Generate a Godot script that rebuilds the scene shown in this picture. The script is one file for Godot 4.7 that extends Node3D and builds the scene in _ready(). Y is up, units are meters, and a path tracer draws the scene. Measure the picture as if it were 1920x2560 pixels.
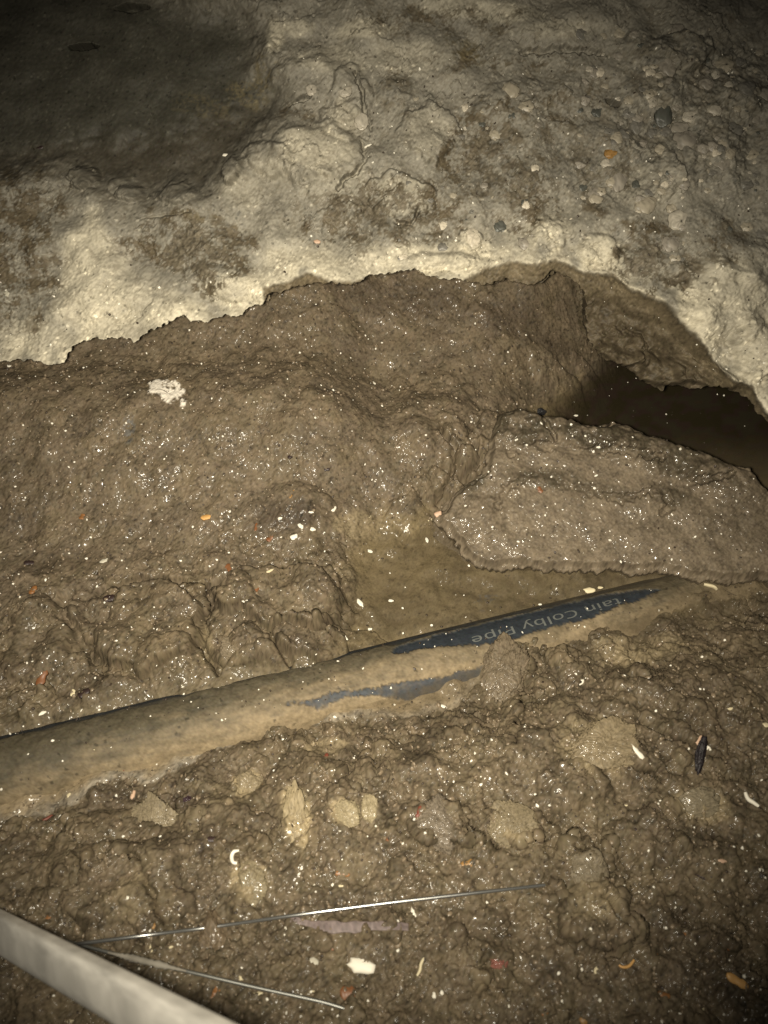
extends Node3D
# A muddy hole dug under a concrete footing, seen straight down by phone flash: a water pipe in a wet trench, a broken slab, clods, wires, flakes.
# Pixels of the 768 x 1024 picture are turned into points on the surfaces (ray / plane), after that everything is laid out in metres.

const TV := 0.60086
const TH := 0.45065
const R_PIPE := 0.021

var cam := Vector3(0.0, 0.42, 0.0)
var fw := Vector3(0.0, -0.788011, -0.615661)
var up := Vector3(0.0, 0.615661, -0.788011)

# ---------------------------------------------------------------- frames
var pipe_a := Vector3.ZERO
var pipe_b := Vector3.ZERO
# sloped frames: origin, along-slope axis, outward direction
var wall_o := Vector3(0.0, 0.08, -0.377)
var wall_t := Vector3(0.0, sin(atan(0.62)), -cos(atan(0.62)))
var wall_d := Vector3(0.0, 0.64, 0.77).normalized()
var slab_o := Vector3(0.0, 0.014, -0.2757)
var slab_t := Vector3(0.0, sin(atan(0.386)), -cos(atan(0.386)))
var slab_d := Vector3(-0.18, 0.78, 0.58).normalized()

var numbers := {}
var labels := {}
var mats := {}
var film_map: NoiseTexture2D

func ray(px: float, py: float) -> Vector3:
	return fw + Vector3.RIGHT * ((px - 384.0) / 384.0 * TH) + up * ((512.0 - py) / 512.0 * TV)

func on_plane(px: float, py: float, o: Vector3, n: Vector3) -> Vector3:
	var r := ray(px, py)
	return cam + r * ((o - cam).dot(n) / r.dot(n))

func on_level(px: float, py: float, y: float) -> Vector3:
	return on_plane(px, py, Vector3(0, y, 0), Vector3.UP)

func w_st(px: float, py: float) -> Vector2:          # pixel -> wall coordinates
	var p := on_plane(px, py, wall_o, Vector3.RIGHT.cross(wall_t)) - wall_o
	return Vector2(p.x, p.dot(wall_t))

func c_st(px: float, py: float) -> Vector2:          # pixel -> slab coordinates
	var p := on_plane(px, py, slab_o, Vector3.RIGHT.cross(slab_t)) - slab_o
	return Vector2(p.x, p.dot(slab_t))

func m_st(px: float, py: float) -> Vector2:          # pixel -> ground coordinates (x, -z)
	var r := ray(px, py)
	var t := 0.3
	while t < 0.9:
		var p := cam + r * t
		if p.y < mud_base(p.x, p.z):
			break
		t += 0.004
	var a := t - 0.004
	var b := t
	for i in 10:
		var m := (a + b) * 0.5
		var p := cam + r * m
		if p.y < mud_base(p.x, p.z):
			b = m
		else:
			a = m
	var q := cam + r * b
	return Vector2(q.x, -q.z)

func spots(list: Array, f: Callable) -> PackedVector2Array:
	var out := PackedVector2Array()
	for p in list:
		out.append(f.call(p[0], p[1]))
	return out

func noise(sd: int, freq: float, oct := 1, cell := -1) -> FastNoiseLite:
	var n := FastNoiseLite.new()
	n.seed = sd
	n.frequency = freq
	if cell >= 0:
		n.noise_type = FastNoiseLite.TYPE_CELLULAR
		n.cellular_return_type = cell
		n.cellular_jitter = 0.95
		n.fractal_type = FastNoiseLite.FRACTAL_NONE
	else:
		n.noise_type = FastNoiseLite.TYPE_SIMPLEX_SMOOTH
		n.fractal_type = FastNoiseLite.FRACTAL_FBM if oct > 1 else FastNoiseLite.FRACTAL_NONE
		n.fractal_octaves = oct
	return n

func pipe_z(x: float) -> float:
	return pipe_a.z + (pipe_b.z - pipe_a.z) * (x - pipe_a.x) / (pipe_b.x - pipe_a.x)

func pipe_y(x: float) -> float:
	return pipe_a.y + (pipe_b.y - pipe_a.y) * (x - pipe_a.x) / (pipe_b.x - pipe_a.x)

# the large shape of the ground, without its crumbs
func mud_base(x: float, z: float) -> float:
	var d := pipe_z(x) - z
	var yn := lerpf(0.006, -0.004, clampf((x + 0.2) / 0.2, 0.0, 1.0))
	var front := lerpf(yn, 0.021, smoothstep(0.02, 0.085, -d))
	var flo := lerpf(0.003 + 0.006 * smoothstep(0.01, 0.03, d), -0.013, smoothstep(-0.05, 0.005, x))
	var s0 := -z - 0.30
	var slope := 0.31 * (s0 + sqrt(s0 * s0 + 0.0004))
	var xf := 0.076 + (-z - 0.42) * 0.6
	var back := lerpf(-0.030, flo + slope, 1.0 - smoothstep(xf - 0.03, xf + 0.13, x)) if z < -0.31 else flo + slope
	if z >= -0.31 and z < -0.29:
		back = lerpf(flo + slope, lerpf(-0.030, flo + slope, 1.0 - smoothstep(xf - 0.03, xf + 0.13, x)), (-0.29 - z) / 0.02)
	back -= 0.034 * smoothstep(0.36, 0.43, -z)
	return lerpf(front, back, smoothstep(-0.008, 0.006, d))

# ---------------------------------------------------------------- scalar fields on regular grids
class Field:
	var s0: float
	var t0: float
	var ds: float
	var dt: float
	var nx: int
	var ny: int
	var a := PackedFloat32Array()
	func _init(s_0: float, s_1: float, t_0: float, t_1: float, st_s: float, st_t: float) -> void:
		s0 = s_0
		t0 = t_0
		ds = st_s
		dt = st_t
		nx = int((s_1 - s_0) / st_s) + 1
		ny = int((t_1 - t_0) / st_t) + 1
		a.resize(nx * ny)
	func at(s: float, t: float) -> float:
		var u := clampf((s - s0) / ds, 0.0, nx - 1.001)
		var v := clampf((t - t0) / dt, 0.0, ny - 1.001)
		var i := int(u)
		var j := int(v)
		u -= i
		v -= j
		var k := j * nx + i
		return (a[k] * (1.0 - u) + a[k + 1] * u) * (1.0 - v) + (a[k + nx] * (1.0 - u) + a[k + nx + 1] * u) * v
	# signed distance to a closed outline, positive inside
	func outline(p: PackedVector2Array) -> Field:
		var n := p.size()
		for j in ny:
			for i in nx:
				var q := Vector2(s0 + i * ds, t0 + j * dt)
				var best := 1e9
				for k in n:
					best = minf(best, q.distance_squared_to(Geometry2D.get_closest_point_to_segment(q, p[k], p[(k + 1) % n])))
				a[j * nx + i] = sqrt(best) * (1.0 if Geometry2D.is_point_in_polygon(q, p) else -1.0)
		return self
	# adds a soft, uneven bump; edge 1 = dome, larger = flat top with steep sides
	func bump(c: Vector2, rs: float, rt: float, turn: float, amp: float, edge: float, wob: FastNoiseLite, most := false) -> void:
		var big := maxf(rs, rt) * 1.5
		var cs := cos(turn)
		var sn := sin(turn)
		var wf := 0.012 / maxf(big, 0.002)
		for j in range(maxi(0, int((c.y - big - t0) / dt)), mini(ny, int((c.y + big - t0) / dt) + 2)):
			for i in range(maxi(0, int((c.x - big - s0) / ds)), mini(nx, int((c.x + big - s0) / ds) + 2)):
				var x := s0 + i * ds - c.x
				var y := t0 + j * dt - c.y
				var u := (x * cs + y * sn) / rs
				var v := (-x * sn + y * cs) / rt
				var d := sqrt(u * u + v * v) + 0.3 * wob.get_noise_2d((x + c.x * 7.0) * wf, (y + c.y * 5.0) * wf) + 0.08 * wob.get_noise_2d(x * 3.0 * wf + 9.0, y * 3.0 * wf)
				if d < 1.0:
					var h := minf(1.0, (1.0 - d * d) * edge)
					h = h * h * (3.0 - 2.0 * h) * amp
					if most:
						a[j * nx + i] = maxf(a[j * nx + i], h)
					else:
						a[j * nx + i] += h
	# a groove (or ridge) along a polyline
	func groove(p: PackedVector2Array, wide: float, amp: float, wob: FastNoiseLite) -> void:
		for k in p.size() - 1:
			var lo := Vector2(minf(p[k].x, p[k + 1].x), minf(p[k].y, p[k + 1].y)) - Vector2(wide, wide) * 2.0
			var hi := Vector2(maxf(p[k].x, p[k + 1].x), maxf(p[k].y, p[k + 1].y)) + Vector2(wide, wide) * 2.0
			for j in range(maxi(0, int((lo.y - t0) / dt)), mini(ny, int((hi.y - t0) / dt) + 2)):
				for i in range(maxi(0, int((lo.x - s0) / ds)), mini(nx, int((hi.x - s0) / ds) + 2)):
					var q := Vector2(s0 + i * ds, t0 + j * dt)
					q += Vector2(wob.get_noise_2d(q.x, q.y), wob.get_noise_2d(q.y + 5.0, q.x)) * wide * 1.2
					var d := q.distance_to(Geometry2D.get_closest_point_to_segment(q, p[k], p[k + 1])) / wide
					if d < 1.0:
						var h := amp * (1.0 - d * d)
						a[j * nx + i] = minf(a[j * nx + i], h) if amp < 0.0 else maxf(a[j * nx + i], h)

# a sheet of a field of points: drops cells whose keep is 0
func sheet(p: PackedVector3Array, c: PackedColorArray, keep: PackedByteArray, nx: int, ny: int, flip := false) -> ArrayMesh:
	var n := PackedVector3Array()
	n.resize(p.size())
	for j in ny:
		var jm := maxi(j - 1, 0) * nx
		var jp := mini(j + 1, ny - 1) * nx
		for i in nx:
			var k := j * nx + i
			var im := maxi(i - 1, 0)
			var ip := mini(i + 1, nx - 1)
			var v := (p[j * nx + ip] - p[j * nx + im]).cross(p[jp + i] - p[jm + i]).normalized()
			n[k] = -v if flip else v
	var ix := PackedInt32Array()
	ix.resize((nx - 1) * (ny - 1) * 6)
	var m := 0
	for j in ny - 1:
		for i in nx - 1:
			var k := j * nx + i
			if keep[k] + keep[k + 1] + keep[k + nx] + keep[k + nx + 1] < 4:
				continue
			if flip:
				ix[m] = k; ix[m + 1] = k + 1; ix[m + 2] = k + nx + 1
				ix[m + 3] = k; ix[m + 4] = k + nx + 1; ix[m + 5] = k + nx
			else:
				ix[m] = k; ix[m + 1] = k + nx + 1; ix[m + 2] = k + 1
				ix[m + 3] = k; ix[m + 4] = k + nx; ix[m + 5] = k + nx + 1
			m += 6
	ix.resize(m)
	# leave out vertices that no cell uses
	var at := PackedInt32Array()
	at.resize(p.size())
	at.fill(-1)
	var p2 := PackedVector3Array()
	var n2 := PackedVector3Array()
	var c2 := PackedColorArray()
	for k in m:
		var v := ix[k]
		if at[v] < 0:
			at[v] = p2.size()
			p2.append(p[v])
			n2.append(n[v])
			c2.append(c[v])
		ix[k] = at[v]
	var arr := []
	arr.resize(Mesh.ARRAY_MAX)
	arr[Mesh.ARRAY_VERTEX] = p2
	arr[Mesh.ARRAY_NORMAL] = n2
	arr[Mesh.ARRAY_COLOR] = c2
	arr[Mesh.ARRAY_INDEX] = ix
	var me := ArrayMesh.new()
	me.add_surface_from_arrays(Mesh.PRIMITIVE_TRIANGLES, arr)
	return me

# ---------------------------------------------------------------- naming
func numbered(called: String) -> String:
	var n: int = numbers.get(called, 0)
	numbers[called] = n + 1
	return called if n == 0 else "%s_%03d" % [called, n]

func obj(called: String, mesh: Mesh, m: Material, parent: Node = null) -> MeshInstance3D:
	var o := MeshInstance3D.new()
	o.mesh = mesh
	o.material_override = m
	if parent == null:
		o.name = numbered(called)
		add_child(o)
	else:
		o.name = called
		parent.add_child(o, true)
	return o

func thing(called: String, label: String, category: String, at := Vector3.ZERO, group := "") -> Node3D:
	var o := Node3D.new()
	o.name = numbered(called)
	add_child(o)
	o.position = at
	tag(o, label, category, group)
	return o

func tag(o: Node, label: String, category: String, group := "", kind := "") -> void:
	if label:
		o.set_meta("label", label)
	if category:
		o.set_meta("category", category)
	if group:
		o.set_meta("group", group)
	if kind:
		o.set_meta("kind", kind)

func mat(called: String, lin: Color, rough: float, spec := 0.5, metal := 0.0, vert := false) -> StandardMaterial3D:
	var m := StandardMaterial3D.new()
	m.resource_name = called
	m.albedo_color = lin.linear_to_srgb() if not vert else Color.WHITE
	m.roughness = rough
	m.metallic = metal
	m.metallic_specular = spec
	m.vertex_color_use_as_albedo = vert
	mats[called] = m
	return m

func wet(m: StandardMaterial3D, film: float, rough: float) -> StandardMaterial3D:      # a film of water on top
	m.clearcoat_enabled = true
	m.clearcoat = film
	m.clearcoat_roughness = rough
	if film_map == null:
		var n := noise(91, 0.012, 4)
		var g := Gradient.new()
		g.offsets = PackedFloat32Array([0.0, 0.36, 0.62, 1.0])
		g.colors = PackedColorArray([Color(0.12, 0.12, 0.12), Color(0.2, 0.2, 0.2), Color(0.95, 0.95, 0.95), Color.WHITE])
		film_map = NoiseTexture2D.new()
		film_map.width = 512
		film_map.height = 512
		film_map.seamless = true
		film_map.noise = n
		film_map.color_ramp = g
	m.clearcoat_texture = film_map
	m.uv1_triplanar = true
	m.uv1_world_triplanar = true
	m.uv1_scale = Vector3(3.1, 3.1, 3.1)
	return m

# ---------------------------------------------------------------- small shapes
func tube(pts: PackedVector3Array, radii: PackedFloat32Array, sides: int, col = null, flat := 1.0, refv := Vector3.UP) -> ArrayMesh:
	var p := PackedVector3Array()
	var n := PackedVector3Array()
	var c := PackedColorArray()
	var ix := PackedInt32Array()
	for i in pts.size():
		var d := (pts[mini(i + 1, pts.size() - 1)] - pts[maxi(i - 1, 0)]).normalized()
		var b := d.cross(refv).normalized()
		var a := b.cross(d)
		for k in sides:
			var an := TAU * k / sides
			var o := a * cos(an) + b * sin(an)
			if flat != 1.0:                           # a bar with rounded edges instead of a round section
				var ca := cos(an)
				var sa := sin(an)
				var q := a * signf(ca) * pow(absf(ca), 0.5) * flat + b * signf(sa) * pow(absf(sa), 0.5)
				o = (a * signf(ca) * pow(absf(ca), 1.5) / flat + b * signf(sa) * pow(absf(sa), 1.5)).normalized()
				p.append(pts[i] + q * radii[i])
			else:
				p.append(pts[i] + o * radii[i])
			n.append(o)
			c.append(col.call(i, an) if col != null else Color.WHITE)
			if i:
				var q := (i - 1) * sides
				var k2 := (k + 1) % sides
				for v in [q + k, q + sides + k, q + sides + k2, q + k, q + sides + k2, q + k2]:
					ix.append(v)
	for e in [0, pts.size() - 1]:
		var d := (pts[e] - pts[1 if e == 0 else e - 1]).normalized()
		var base := p.size()
		p.append(pts[e]); n.append(d); c.append(col.call(e, 0.0) if col != null else Color.WHITE)
		for k in sides:
			p.append(p[e * sides + k]); n.append(d); c.append(c[e * sides + k])
		for k in sides:
			var k2 := (k + 1) % sides
			for v in ([base, base + 1 + k, base + 1 + k2] if e == 0 else [base, base + 1 + k2, base + 1 + k]):
				ix.append(v)
	var arr := []
	arr.resize(Mesh.ARRAY_MAX)
	arr[Mesh.ARRAY_VERTEX] = p
	arr[Mesh.ARRAY_NORMAL] = n
	arr[Mesh.ARRAY_COLOR] = c
	arr[Mesh.ARRAY_INDEX] = ix
	var me := ArrayMesh.new()
	me.add_surface_from_arrays(Mesh.PRIMITIVE_TRIANGLES, arr)
	return me

# a stone or clod of unit radius: a sphere pushed about by noise, with a few flattened faces
func lump(sd: int, n: int, rough: float, fine: float, facets: int, base: Color, vary: float) -> ArrayMesh:
	var rg := RandomNumberGenerator.new()
	rg.seed = sd
	var big := noise(sd, 0.9, 2)
	var small := noise(sd + 1, 4.0, 4)
	var grain := noise(sd + 2, 14.0)
	var dust := noise(sd + 3, 34.0, 2)
	var cuts := []
	for i in facets:
		cuts.append([Vector3(rg.randf_range(-1, 1), rg.randf_range(-0.3, 1), rg.randf_range(-1, 1)).normalized(), rg.randf_range(0.62, 0.9)])
	var nx := n * 2 + 1
	var ny := n + 1
	var p := PackedVector3Array()
	var c := PackedColorArray()
	var keep := PackedByteArray()
	for j in ny:
		var la := PI * (float(j) / n - 0.5)
		for i in nx:
			var lo := TAU * (i % (nx - 1)) / (nx - 1)
			var d := Vector3(cos(la) * cos(lo), sin(la), cos(la) * sin(lo))
			var q := d * (1.0 + rough * big.get_noise_3dv(d) + rough * 0.35 * small.get_noise_3dv(d))
			for f in cuts:
				var over: float = q.dot(f[0]) - f[1]
				if over > 0.0:
					q -= f[0] * over * 0.85
			q += d * fine * (grain.get_noise_3dv(d) + 0.9 * dust.get_noise_3dv(d))
			p.append(q)
			var tone := 1.0 + vary * (1.2 * small.get_noise_3dv(d * 1.3) + 0.6 * grain.get_noise_3dv(d) + 1.4 * dust.get_noise_3dv(d))
			c.append(Color(base.r * tone, base.g * tone, base.b * tone))
			keep.append(1)
	return sheet(p, c, keep, nx, ny, true)

# an irregular flake of unit length, thin, a little curled
func flake(sd: int, slim: float, thick: float, curl: float) -> ArrayMesh:
	var rg := RandomNumberGenerator.new()
	rg.seed = sd
	var n := 13
	var st := SurfaceTool.new()
	st.begin(Mesh.PRIMITIVE_TRIANGLES)
	var rim := []
	for i in n:
		var a := TAU * i / n
		var r := 0.5 * rg.randf_range(0.68, 1.08)
		var x := cos(a) * r
		var z := sin(a) * r * slim
		rim.append(Vector3(x, curl * x * x + rg.randf_range(-0.02, 0.02), z))
	var mid := Vector3(0.0, thick * 0.6, 0.0)
	var low := Vector3(0, -thick, 0)
	for i in n:
		var a: Vector3 = rim[i]
		var b: Vector3 = rim[(i + 1) % n]
		var ai := a * Vector3(0.72, 1, 0.72) + Vector3(0, thick * 0.8, 0)
		var bi := b * Vector3(0.72, 1, 0.72) + Vector3(0, thick * 0.8, 0)
		for t in [[mid + Vector3(0, thick * 0.3, 0), ai, bi], [ai, a, b], [ai, b, bi], [a, a + low, b + low], [a, b + low, b]]:
			for v in t:
				st.add_vertex(v)
	st.generate_normals()
	return st.commit()

# a splinter of wood of unit length
func splinter(sd: int, wide: float, thick: float) -> ArrayMesh:
	var rg := RandomNumberGenerator.new()
	rg.seed = sd
	var st := SurfaceTool.new()
	st.begin(Mesh.PRIMITIVE_TRIANGLES)
	var n := 7
	var ring := []
	for i in n + 1:
		var x := float(i) / n - 0.5
		var w := wide * 0.5 * (0.45 if i == 0 or i == n else 1.0) * rg.randf_range(0.75, 1.1)
		var h := thick * rg.randf_range(0.7, 1.2)
		var o := rg.randf_range(-0.08, 0.08) * wide
		ring.append([Vector3(x, -h * 0.5, -w + o), Vector3(x, h * 0.5, -w * 0.8 + o), Vector3(x, h * 0.75, o * 2.0), Vector3(x, h * 0.5, w * 0.8 + o), Vector3(x, -h * 0.5, w + o)])
	for i in n:
		for k in 5:
			var k2 := (k + 1) % 5
			for v in [ring[i][k], ring[i + 1][k2], ring[i][k2], ring[i][k], ring[i + 1][k], ring[i + 1][k2]]:
				st.add_vertex(v)
	for k in [1, 2, 3]:
		for v in [ring[0][0], ring[0][k], ring[0][k + 1]]:
			st.add_vertex(v)
		for v in [ring[n][0], ring[n][k + 1], ring[n][k]]:
			st.add_vertex(v)
	st.generate_normals()
	return st.commit()

# ---------------------------------------------------------------- the finished surfaces, for laying things on them
var mud_h: Field
var wall_h: Field
var wall_in: Field
var slab_h: Field
var slab_in: Field

func lay(px: float, py: float) -> Array:           # [point, normal, what]
	var r := ray(px, py)
	var t := 0.28
	var wn := Vector3.RIGHT.cross(wall_t)
	var cn := Vector3.RIGHT.cross(slab_t)
	while t < 0.75:
		var p := cam + r * t
		if p.z < -0.037 and p.y < mud_h.at(p.x, -p.z):
			var e := 0.0015
			return [p, Vector3(mud_h.at(p.x - e, -p.z) - mud_h.at(p.x + e, -p.z), 2.0 * e, -(mud_h.at(p.x, -p.z - e) - mud_h.at(p.x, -p.z + e))).normalized(), "mud"]
		if p.y < 0.0 and pipe_z(p.x) - p.z > 0.0:
			return [p, Vector3.UP, "water"]
		var q := Vector2(p.x - pipe_a.x, 0)
		if absf(pipe_z(p.x) - p.z) < R_PIPE and Vector2(p.y - pipe_y(p.x), p.z - pipe_z(p.x)).length() < R_PIPE + 0.0004:
			return [p, Vector3(0, p.y - pipe_y(p.x), p.z - pipe_z(p.x)).normalized(), "pipe"]
		var w := p - wall_o
		var k := w.dot(wn) / wall_d.dot(wn)
		var b := w - wall_d * k
		if wall_in.at(b.x, b.dot(wall_t)) > 0.0 and k < wall_h.at(b.x, b.dot(wall_t)):
			return [p, wn, "wall"]
		w = p - slab_o
		k = w.dot(cn) / slab_d.dot(cn)
		b = w - slab_d * k
		if slab_in.at(b.x, b.dot(slab_t)) > 0.0 and k < slab_h.at(b.x, b.dot(slab_t)) and k > -0.03:
			return [p, cn, "slab"]
		t += 0.0007
	return [cam + r * 0.6, Vector3.UP, "none"]

func px_size(p: Vector3) -> float:
	return (p - cam).dot(fw) / 852.0


func _ready() -> void:
	setup()
	layout()
	build_ground()
	build_wall()
	build_slab()
	build_water()
	build_pipe()
	build_clods()
	build_wires_and_pole()
	build_debris()
	strip_and_roots()
	build_grit()

func setup() -> void:
	var c := Camera3D.new()
	c.name = "camera"
	add_child(c)
	c.position = cam
	c.rotation_degrees = Vector3(-52, 0, 0)
	c.near = 0.02
	c.far = 20.0
	c.fov = 62.0
	c.keep_aspect = Camera3D.KEEP_HEIGHT
	var ca := CameraAttributesPhysical.new()       # a phone's own small lens: 2.2 mm opening
	ca.frustum_focal_length = 17.5 / tan(deg_to_rad(31.0))
	ca.frustum_focus_distance = 0.52
	ca.exposure_aperture = 13.2
	ca.exposure_multiplier = 1.0
	c.attributes = ca
	c.fov = 62.0
	c.current = true
	var we := WorldEnvironment.new()
	we.name = "environment"
	var e := Environment.new()
	e.background_mode = Environment.BG_SKY
	var sky := Sky.new()
	var sm := ProceduralSkyMaterial.new()          # night: next to nothing comes in from outside
	sm.sky_top_color = Color(0.05, 0.06, 0.08)
	sm.sky_horizon_color = Color(0.07, 0.07, 0.08)
	sm.ground_bottom_color = Color(0.04, 0.035, 0.03)
	sm.ground_horizon_color = Color(0.06, 0.06, 0.06)
	sky.sky_material = sm
	e.sky = sky
	e.tonemap_mode = Environment.TONE_MAPPER_LINEAR
	e.tonemap_exposure = 1.0
	e.sdfgi_enabled = true
	e.ssao_enabled = true
	e.ssil_enabled = true
	we.environment = e
	add_child(we)
	var f := SpotLight3D.new()                     # the phone's flash, 16 mm to the left of its lens
	f.name = "phone_flash"
	add_child(f)
	f.position = cam + Vector3(-0.016, 0.0, 0.0) - up * 0.001
	f.rotation_degrees = Vector3(-51.0, 1.0, 0)
	f.light_color = Color(1.0, 0.962, 0.88)
	f.light_energy = 0.60
	f.light_size = 0.0025
	f.spot_range = 5.0
	f.spot_angle = 40.5
	f.spot_angle_attenuation = 1.0
	f.spot_attenuation = 2.0
	f.shadow_enabled = true

func layout() -> void:
	# the pipe's far edge runs along one straight line in the picture; its height over the water follows from where the water line crosses it
	var ya := -0.005
	var yb := -0.0215
	pipe_a = on_level(0, 736, ya + 0.485 * R_PIPE) + Vector3(0, -0.485, 0.875) * R_PIPE
	pipe_b = on_level(657, 577, yb + 0.485 * R_PIPE) + Vector3(0, -0.485, 0.875) * R_PIPE

# ---------------------------------------------------------------- ground
func build_ground() -> void:
	var f := Field.new(-0.33, 0.33, 0.036, 0.53, 0.0006, 0.00064)
	mud_h = f
	var nx := f.nx
	var ny := f.ny
	var wob := noise(77, 150.0, 2)
	# masks
	var clod := Field.new(-0.33, 0.33, 0.036, 0.53, 0.0006, 0.00064)      # added height with steep sides
	var white := Field.new(-0.33, 0.33, 0.036, 0.53, 0.0012, 0.0013)      # powdery white crust
	var blue := Field.new(-0.33, 0.33, 0.036, 0.53, 0.0012, 0.0013)
	var tan := Field.new(-0.33, 0.33, 0.036, 0.53, 0.0012, 0.0013)        # paler clay
	var dark := Field.new(-0.33, 0.33, 0.036, 0.53, 0.0012, 0.0013)       # dark humus, and a darker band under the footing rim
	var cut := Field.new(-0.33, 0.33, 0.036, 0.53, 0.0006, 0.00064)
	var deep := 0.0
	# [px, py, rx, ry, turn, height mm, edge]
	for b in [
		[150, 630, 56, 42, 0.1, 10, 3.5], [118, 606, 30, 16, 0.2, 4, 1.5], [175, 655, 34, 18, 0.1, 4, 1.2], [44, 640, 44, 46, 0.0, 8, 1.4], [20, 600, 40, 30, 0.0, 4, 1.2],
		[284, 600, 66, 32, 0.12, 12, 3.5], [322, 588, 30, 30, 0.0, 5, 1.6], [238, 612, 26, 34, 0.0, 4, 1.4], [250, 646, 26, 22, 0.0, 5, 1.4], [276, 655, 22, 16, 0.0, 4, 1.4], [240, 642, 12, 10, 0.0, 4, 1.2],
		[312, 642, 40, 17, 0.1, 8, 3.5], [354, 638, 36, 14, 0.12, 6, 4.0],
		[505, 664, 24, 30, 0.1, 9, 1.6], [548, 672, 44, 34, 0.0, 7, 1.5], [470, 745, 34, 20, 0.0, 4, 1.2], [600, 680, 50, 40, 0, 4, 1.0], [690, 690, 60, 60, 0, 6, 1.0],
		[130, 890, 66, 58, 0.2, 8, 1.6], [95, 850, 50, 40, 0, 4, 1.2], [592, 915, 48, 44, 0.2, 9, 1.5], [588, 860, 34, 28, 0, 5, 1.4], [700, 830, 60, 46, 0, 5, 1.2], [640, 840, 40, 30, 0, 4, 1.2],
		[437, 824, 34, 30, 0.1, 6, 1.8], [513, 823, 32, 24, 0.1, 5, 1.7], [700, 920, 50, 40, 0, 4, 1.2], [420, 930, 50, 24, 0.2, 3, 1.2], [330, 930, 50, 24, 0.1, 3, 1.2], [250, 960, 40, 30, 0, 3, 1.2], [480, 965, 50, 30, 0, 4, 1.2],
		[320, 800, 60, 40, 0, 4, 1.0], [230, 830, 50, 40, 0, 3, 1.0], [390, 760, 40, 26, 0, 4, 1.3], [300, 770, 36, 20, 0, 4, 1.3], [520, 745, 34, 22, 0, 4, 1.3], [650, 745, 50, 30, 0, 5, 1.3], [575, 790, 40, 26, 0, 4, 1.2],
		[290, 520, 60, 40, 0, 6, 1.2], [200, 520, 60, 34, 0, 4, 1.0], [400, 470, 40, 50, 0, 5, 1.1], [330, 430, 60, 44, 0, 4, 1.0], [440, 420, 44, 40, 0, 5, 1.1], [470, 380, 50, 36, 0, 5, 1.0], [520, 360, 40, 30, 0, 5, 1.1],
		[250, 380, 60, 34, 0, 4, 1.0], [90, 460, 70, 50, 0, 4, 1.0], [494, 442, 24, 30, 0, 15, 1.3], [474, 474, 22, 16, 0, 11, 1.4], [455, 496, 14, 12, 0, 7, 1.4], [560, 385, 36, 22, 0, 7, 1.2], [590, 378, 22, 14, 0, 6, 1.2], [410, 520, 30, 26, 0, 5, 1.2], [455, 450, 30, 30, 0, 5, 1.2], [440, 488, 26, 20, 0, 6, 1.4], [470, 460, 26, 20, 0, 5, 1.4]]:
		var c := m_st(b[0], b[1])
		var e := m_st(b[0] + b[2], b[1])
		var g := m_st(b[0], b[1] - b[3])
		clod.bump(c, absf(e.x - c.x), maxf(absf(g.y - c.y), 0.004), -b[4], b[5] * 0.001, b[6], wob)
	var far := noise(5, 60.0, 2)
	for g in [[[[205, 586], [207, 600], [203, 622], [203, 640], [208, 655], [216, 668]], 0.0032, -0.009], [[[100, 590], [130, 582], [165, 580], [205, 586], [250, 572], [262, 570]], 0.0022, -0.006],
			[[[62, 600], [70, 622], [78, 640], [92, 652], [100, 668]], 0.004, -0.007], [[[282, 622], [310, 622], [345, 624], [362, 628]], 0.0026, -0.006], [[[272, 640], [288, 660], [292, 668]], 0.002, -0.006],
			[[[262, 572], [300, 566], [330, 570], [345, 590], [352, 612]], 0.002, -0.005], [[[163, 925], [157, 900], [150, 880], [140, 862], [128, 850]], 0.0012, -0.004], [[[155, 838], [170, 820], [172, 800]], 0.0012, -0.004],
			[[[545, 815], [560, 828], [575, 842], [580, 858]], 0.0014, -0.004], [[[600, 900], [612, 914], [622, 930]], 0.0014, -0.005], [[[440, 430], [452, 455], [450, 480], [435, 505]], 0.002, -0.005], [[[470, 440], [480, 470], [462, 482]], 0.0018, -0.005],
			[[[628, 765], [650, 772], [660, 782]], 0.0014, -0.004], [[[520, 690], [522, 720], [514, 745]], 0.0016, -0.005], [[[640, 720], [670, 740], [720, 760]], 0.0016, -0.004], [[[470, 820], [488, 842], [500, 850]], 0.0012, -0.004]]:
		cut.groove(spots(g[0], m_st), g[1] * 1.25, g[2] * 1.05, far)
	for b in [[171, 391, 11, 14, 1.0], [158, 388, 10, 9, 0.9], [180, 396, 8, 10, 0.9]]:
		var c := m_st(b[0], b[1])
		white.bump(c, absf(m_st(b[0] + b[2], b[1]).x - c.x), absf(m_st(b[0], b[1] - b[3]).y - c.y), 0.3, b[4], 2.0, wob, true)
	for b in [[129, 430, 7, 22, 0.5], [488, 596, 12, 6, 0.8], [481, 605, 8, 8, 0.5]]:
		var c := m_st(b[0], b[1])
		blue.bump(c, absf(m_st(b[0] + b[2], b[1]).x - c.x), absf(m_st(b[0], b[1] - b[3]).y - c.y), 0.0, b[4], 1.5, wob, true)
	for b in [[296, 812, 15, 34, 1.0], [345, 813, 16, 14, 0.9], [370, 808, 10, 13, 0.9], [248, 783, 17, 16, 0.8], [250, 880, 20, 22, 0.7], [595, 742, 44, 30, 0.55], [513, 823, 26, 22, 0.55], [370, 530, 40, 20, 0.5], [388, 566, 30, 12, 0.8],
			[460, 640, 40, 8, 0.9], [365, 580, 40, 20, 0.4], [700, 810, 34, 20, 0.5], [590, 905, 30, 24, 0.4], [325, 750, 26, 12, 0.5], [505, 660, 20, 26, 0.4], [640, 650, 60, 20, 0.5], [130, 905, 30, 30, 0.3], [205, 640, 8, 26, 0.6]]:
		var c := m_st(b[0], b[1])
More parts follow.
